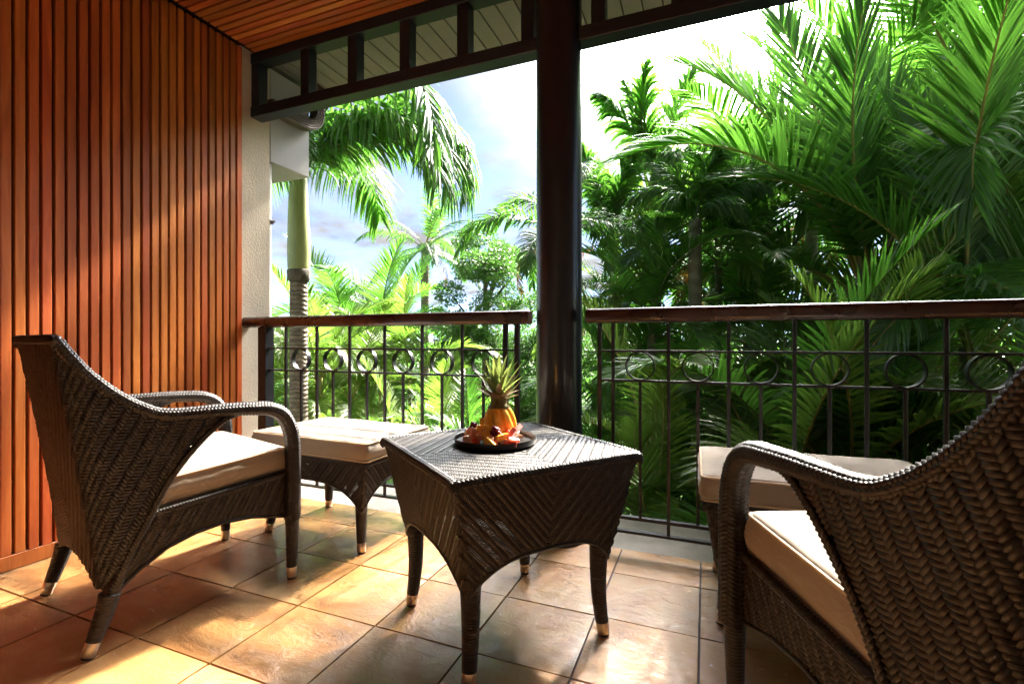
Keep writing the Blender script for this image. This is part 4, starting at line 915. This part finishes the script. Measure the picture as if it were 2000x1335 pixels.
# --- broadleaf trees
def leaf_cloud(centres, n, size, seed, zmin=-1e9):
    rg = np.random.default_rng(seed); cs = np.array([c_[:3] for c_ in centres]); rs = np.array([c_[3] for c_ in centres]); w = rs**2; idx = rg.choice(len(cs), n, p=w/w.sum())
    d = rg.normal(size=(n, 3)); d /= np.linalg.norm(d, axis=1, keepdims=True); r = rs[idx]*rg.uniform(.55, 1.05, n)
    p = cs[idx]+d*r[:, None]*np.array([1, 1, .8]); ax = rg.normal(size=(n, 3))+d*.6+np.array([0, 0, -.3]); ax /= np.linalg.norm(ax, axis=1, keepdims=True)
    sdv = np.cross(ax, rg.normal(size=(n, 3))+np.array([0, 0, .8])); sdv /= np.linalg.norm(sdv, axis=1, keepdims=True)
    s_ = size*rg.uniform(.6, 1.25, n)[:, None]; up = np.cross(ax, sdv)
    V = np.stack([p, p+ax*s_*.5+sdv*s_*.24+up*s_*.06, p+ax*s_, p+ax*s_*.5-sdv*s_*.24+up*s_*.06], 1).reshape(-1, 3); k = np.arange(n)[:, None]*4
    return V, np.concatenate([np.concatenate([k, k+1, k+2], 1), np.concatenate([k, k+2, k+3], 1)])
def tree(x, y, h, crown, n, size, label, seed, name='broadleaf_tree', mat='leaf_broad'):
    rg = random.Random(seed); t = empty(name, (x, y, GZ)); tag(t, label, 'tree'); rx, rz, cz = crown; cs = []
    for i in range(64):
        a = rg.uniform(0, 6.28); u = rg.uniform(-1, 1); rr = math.sqrt(max(0, 1-u*u))*rg.uniform(.45, 1); cs.append((math.cos(a)*rr*rx, math.sin(a)*rr*rx, cz-GZ+u*rz, rg.uniform(.18, .36)*rx*.9))
    m = MB(); m.tube(smoothpath([(0, 0, -.1), (.05, 0, (cz-GZ)*.5), (-.03, .05, cz-GZ), (0, 0, cz-GZ+rz*.6)], 20), [.13-.09*q for q in np.linspace(0, 1, 20)], 9)
    for c_ in cs[:14]: m.tube(smoothpath([(0, 0, max(.5, c_[2]-.9)), (c_[0]*.5, c_[1]*.5, c_[2]-.4), c_[:3]], 8), [.04-.03*q for q in np.linspace(0, 1, 8)], 5)
    m.build('trunk', M['wood_bark'], t, True)
    V, T = leaf_cloud(cs, n, size, seed); o = link('crown', np_mesh('crown', V, np.zeros((0, 4)), M[mat], False, T), t); o['kind'] = 'stuff'; return t
tree(-4.0, 8.6, 0, (1.25, 2.3, .75), 60000, .062, 'dense dark round broadleaf tree between the yellow palms and the black column', 1)
tree(-2.5, 9.2, 0, (1.2, 1.6, -.2), 34000, .065, 'dark leafy tree low behind the black column', 2)
tree(-8.8, 10.5, 0, (1.8, 1.7, .3), 22000, .11, 'broadleaf tree far behind the ringed palm trunk', 3)
tree(.9, 10.5, 0, (2.0, 2.4, .6), 26000, .11, 'dark broadleaf tree filling the back of the right thicket', 4)
tree(4.6, 9.8, 0, (2.2, 3.0, 1.4), 28000, .11, 'tall broadleaf tree behind the feather palms at the far right', 5)
# undergrowth and the far line of trees
rgn = np.random.default_rng(9); cs = []
for i in range(170):
    y_ = rgn.uniform(3.2, 13); x_ = rgn.uniform(-1.05, .62)*y_*1.05-.3; cs.append((x_, y_, GZ+rgn.uniform(.1, .9), rgn.uniform(.35, .75)))
V, T = leaf_cloud(cs, 42000, .15, 3); ug = link('undergrowth', np_mesh('undergrowth', V, np.zeros((0, 4)), M['leaf_broad'], False, T)); tag(ug, kind='stuff')
cs = []
for i in range(150):
    x_ = rgn.uniform(-34, 30); y_ = rgn.uniform(17, 24); cs.append((x_, y_, rgn.uniform(GZ, .4+.8*math.sin(x_*.35)), rgn.uniform(.9, 1.8)))
V, T = leaf_cloud(cs, 40000, .36, 4); ft = link('far_treeline', np_mesh('far_treeline', V, np.zeros((0, 4)), M['leaf_broad'], False, T)); tag(ft, kind='stuff')
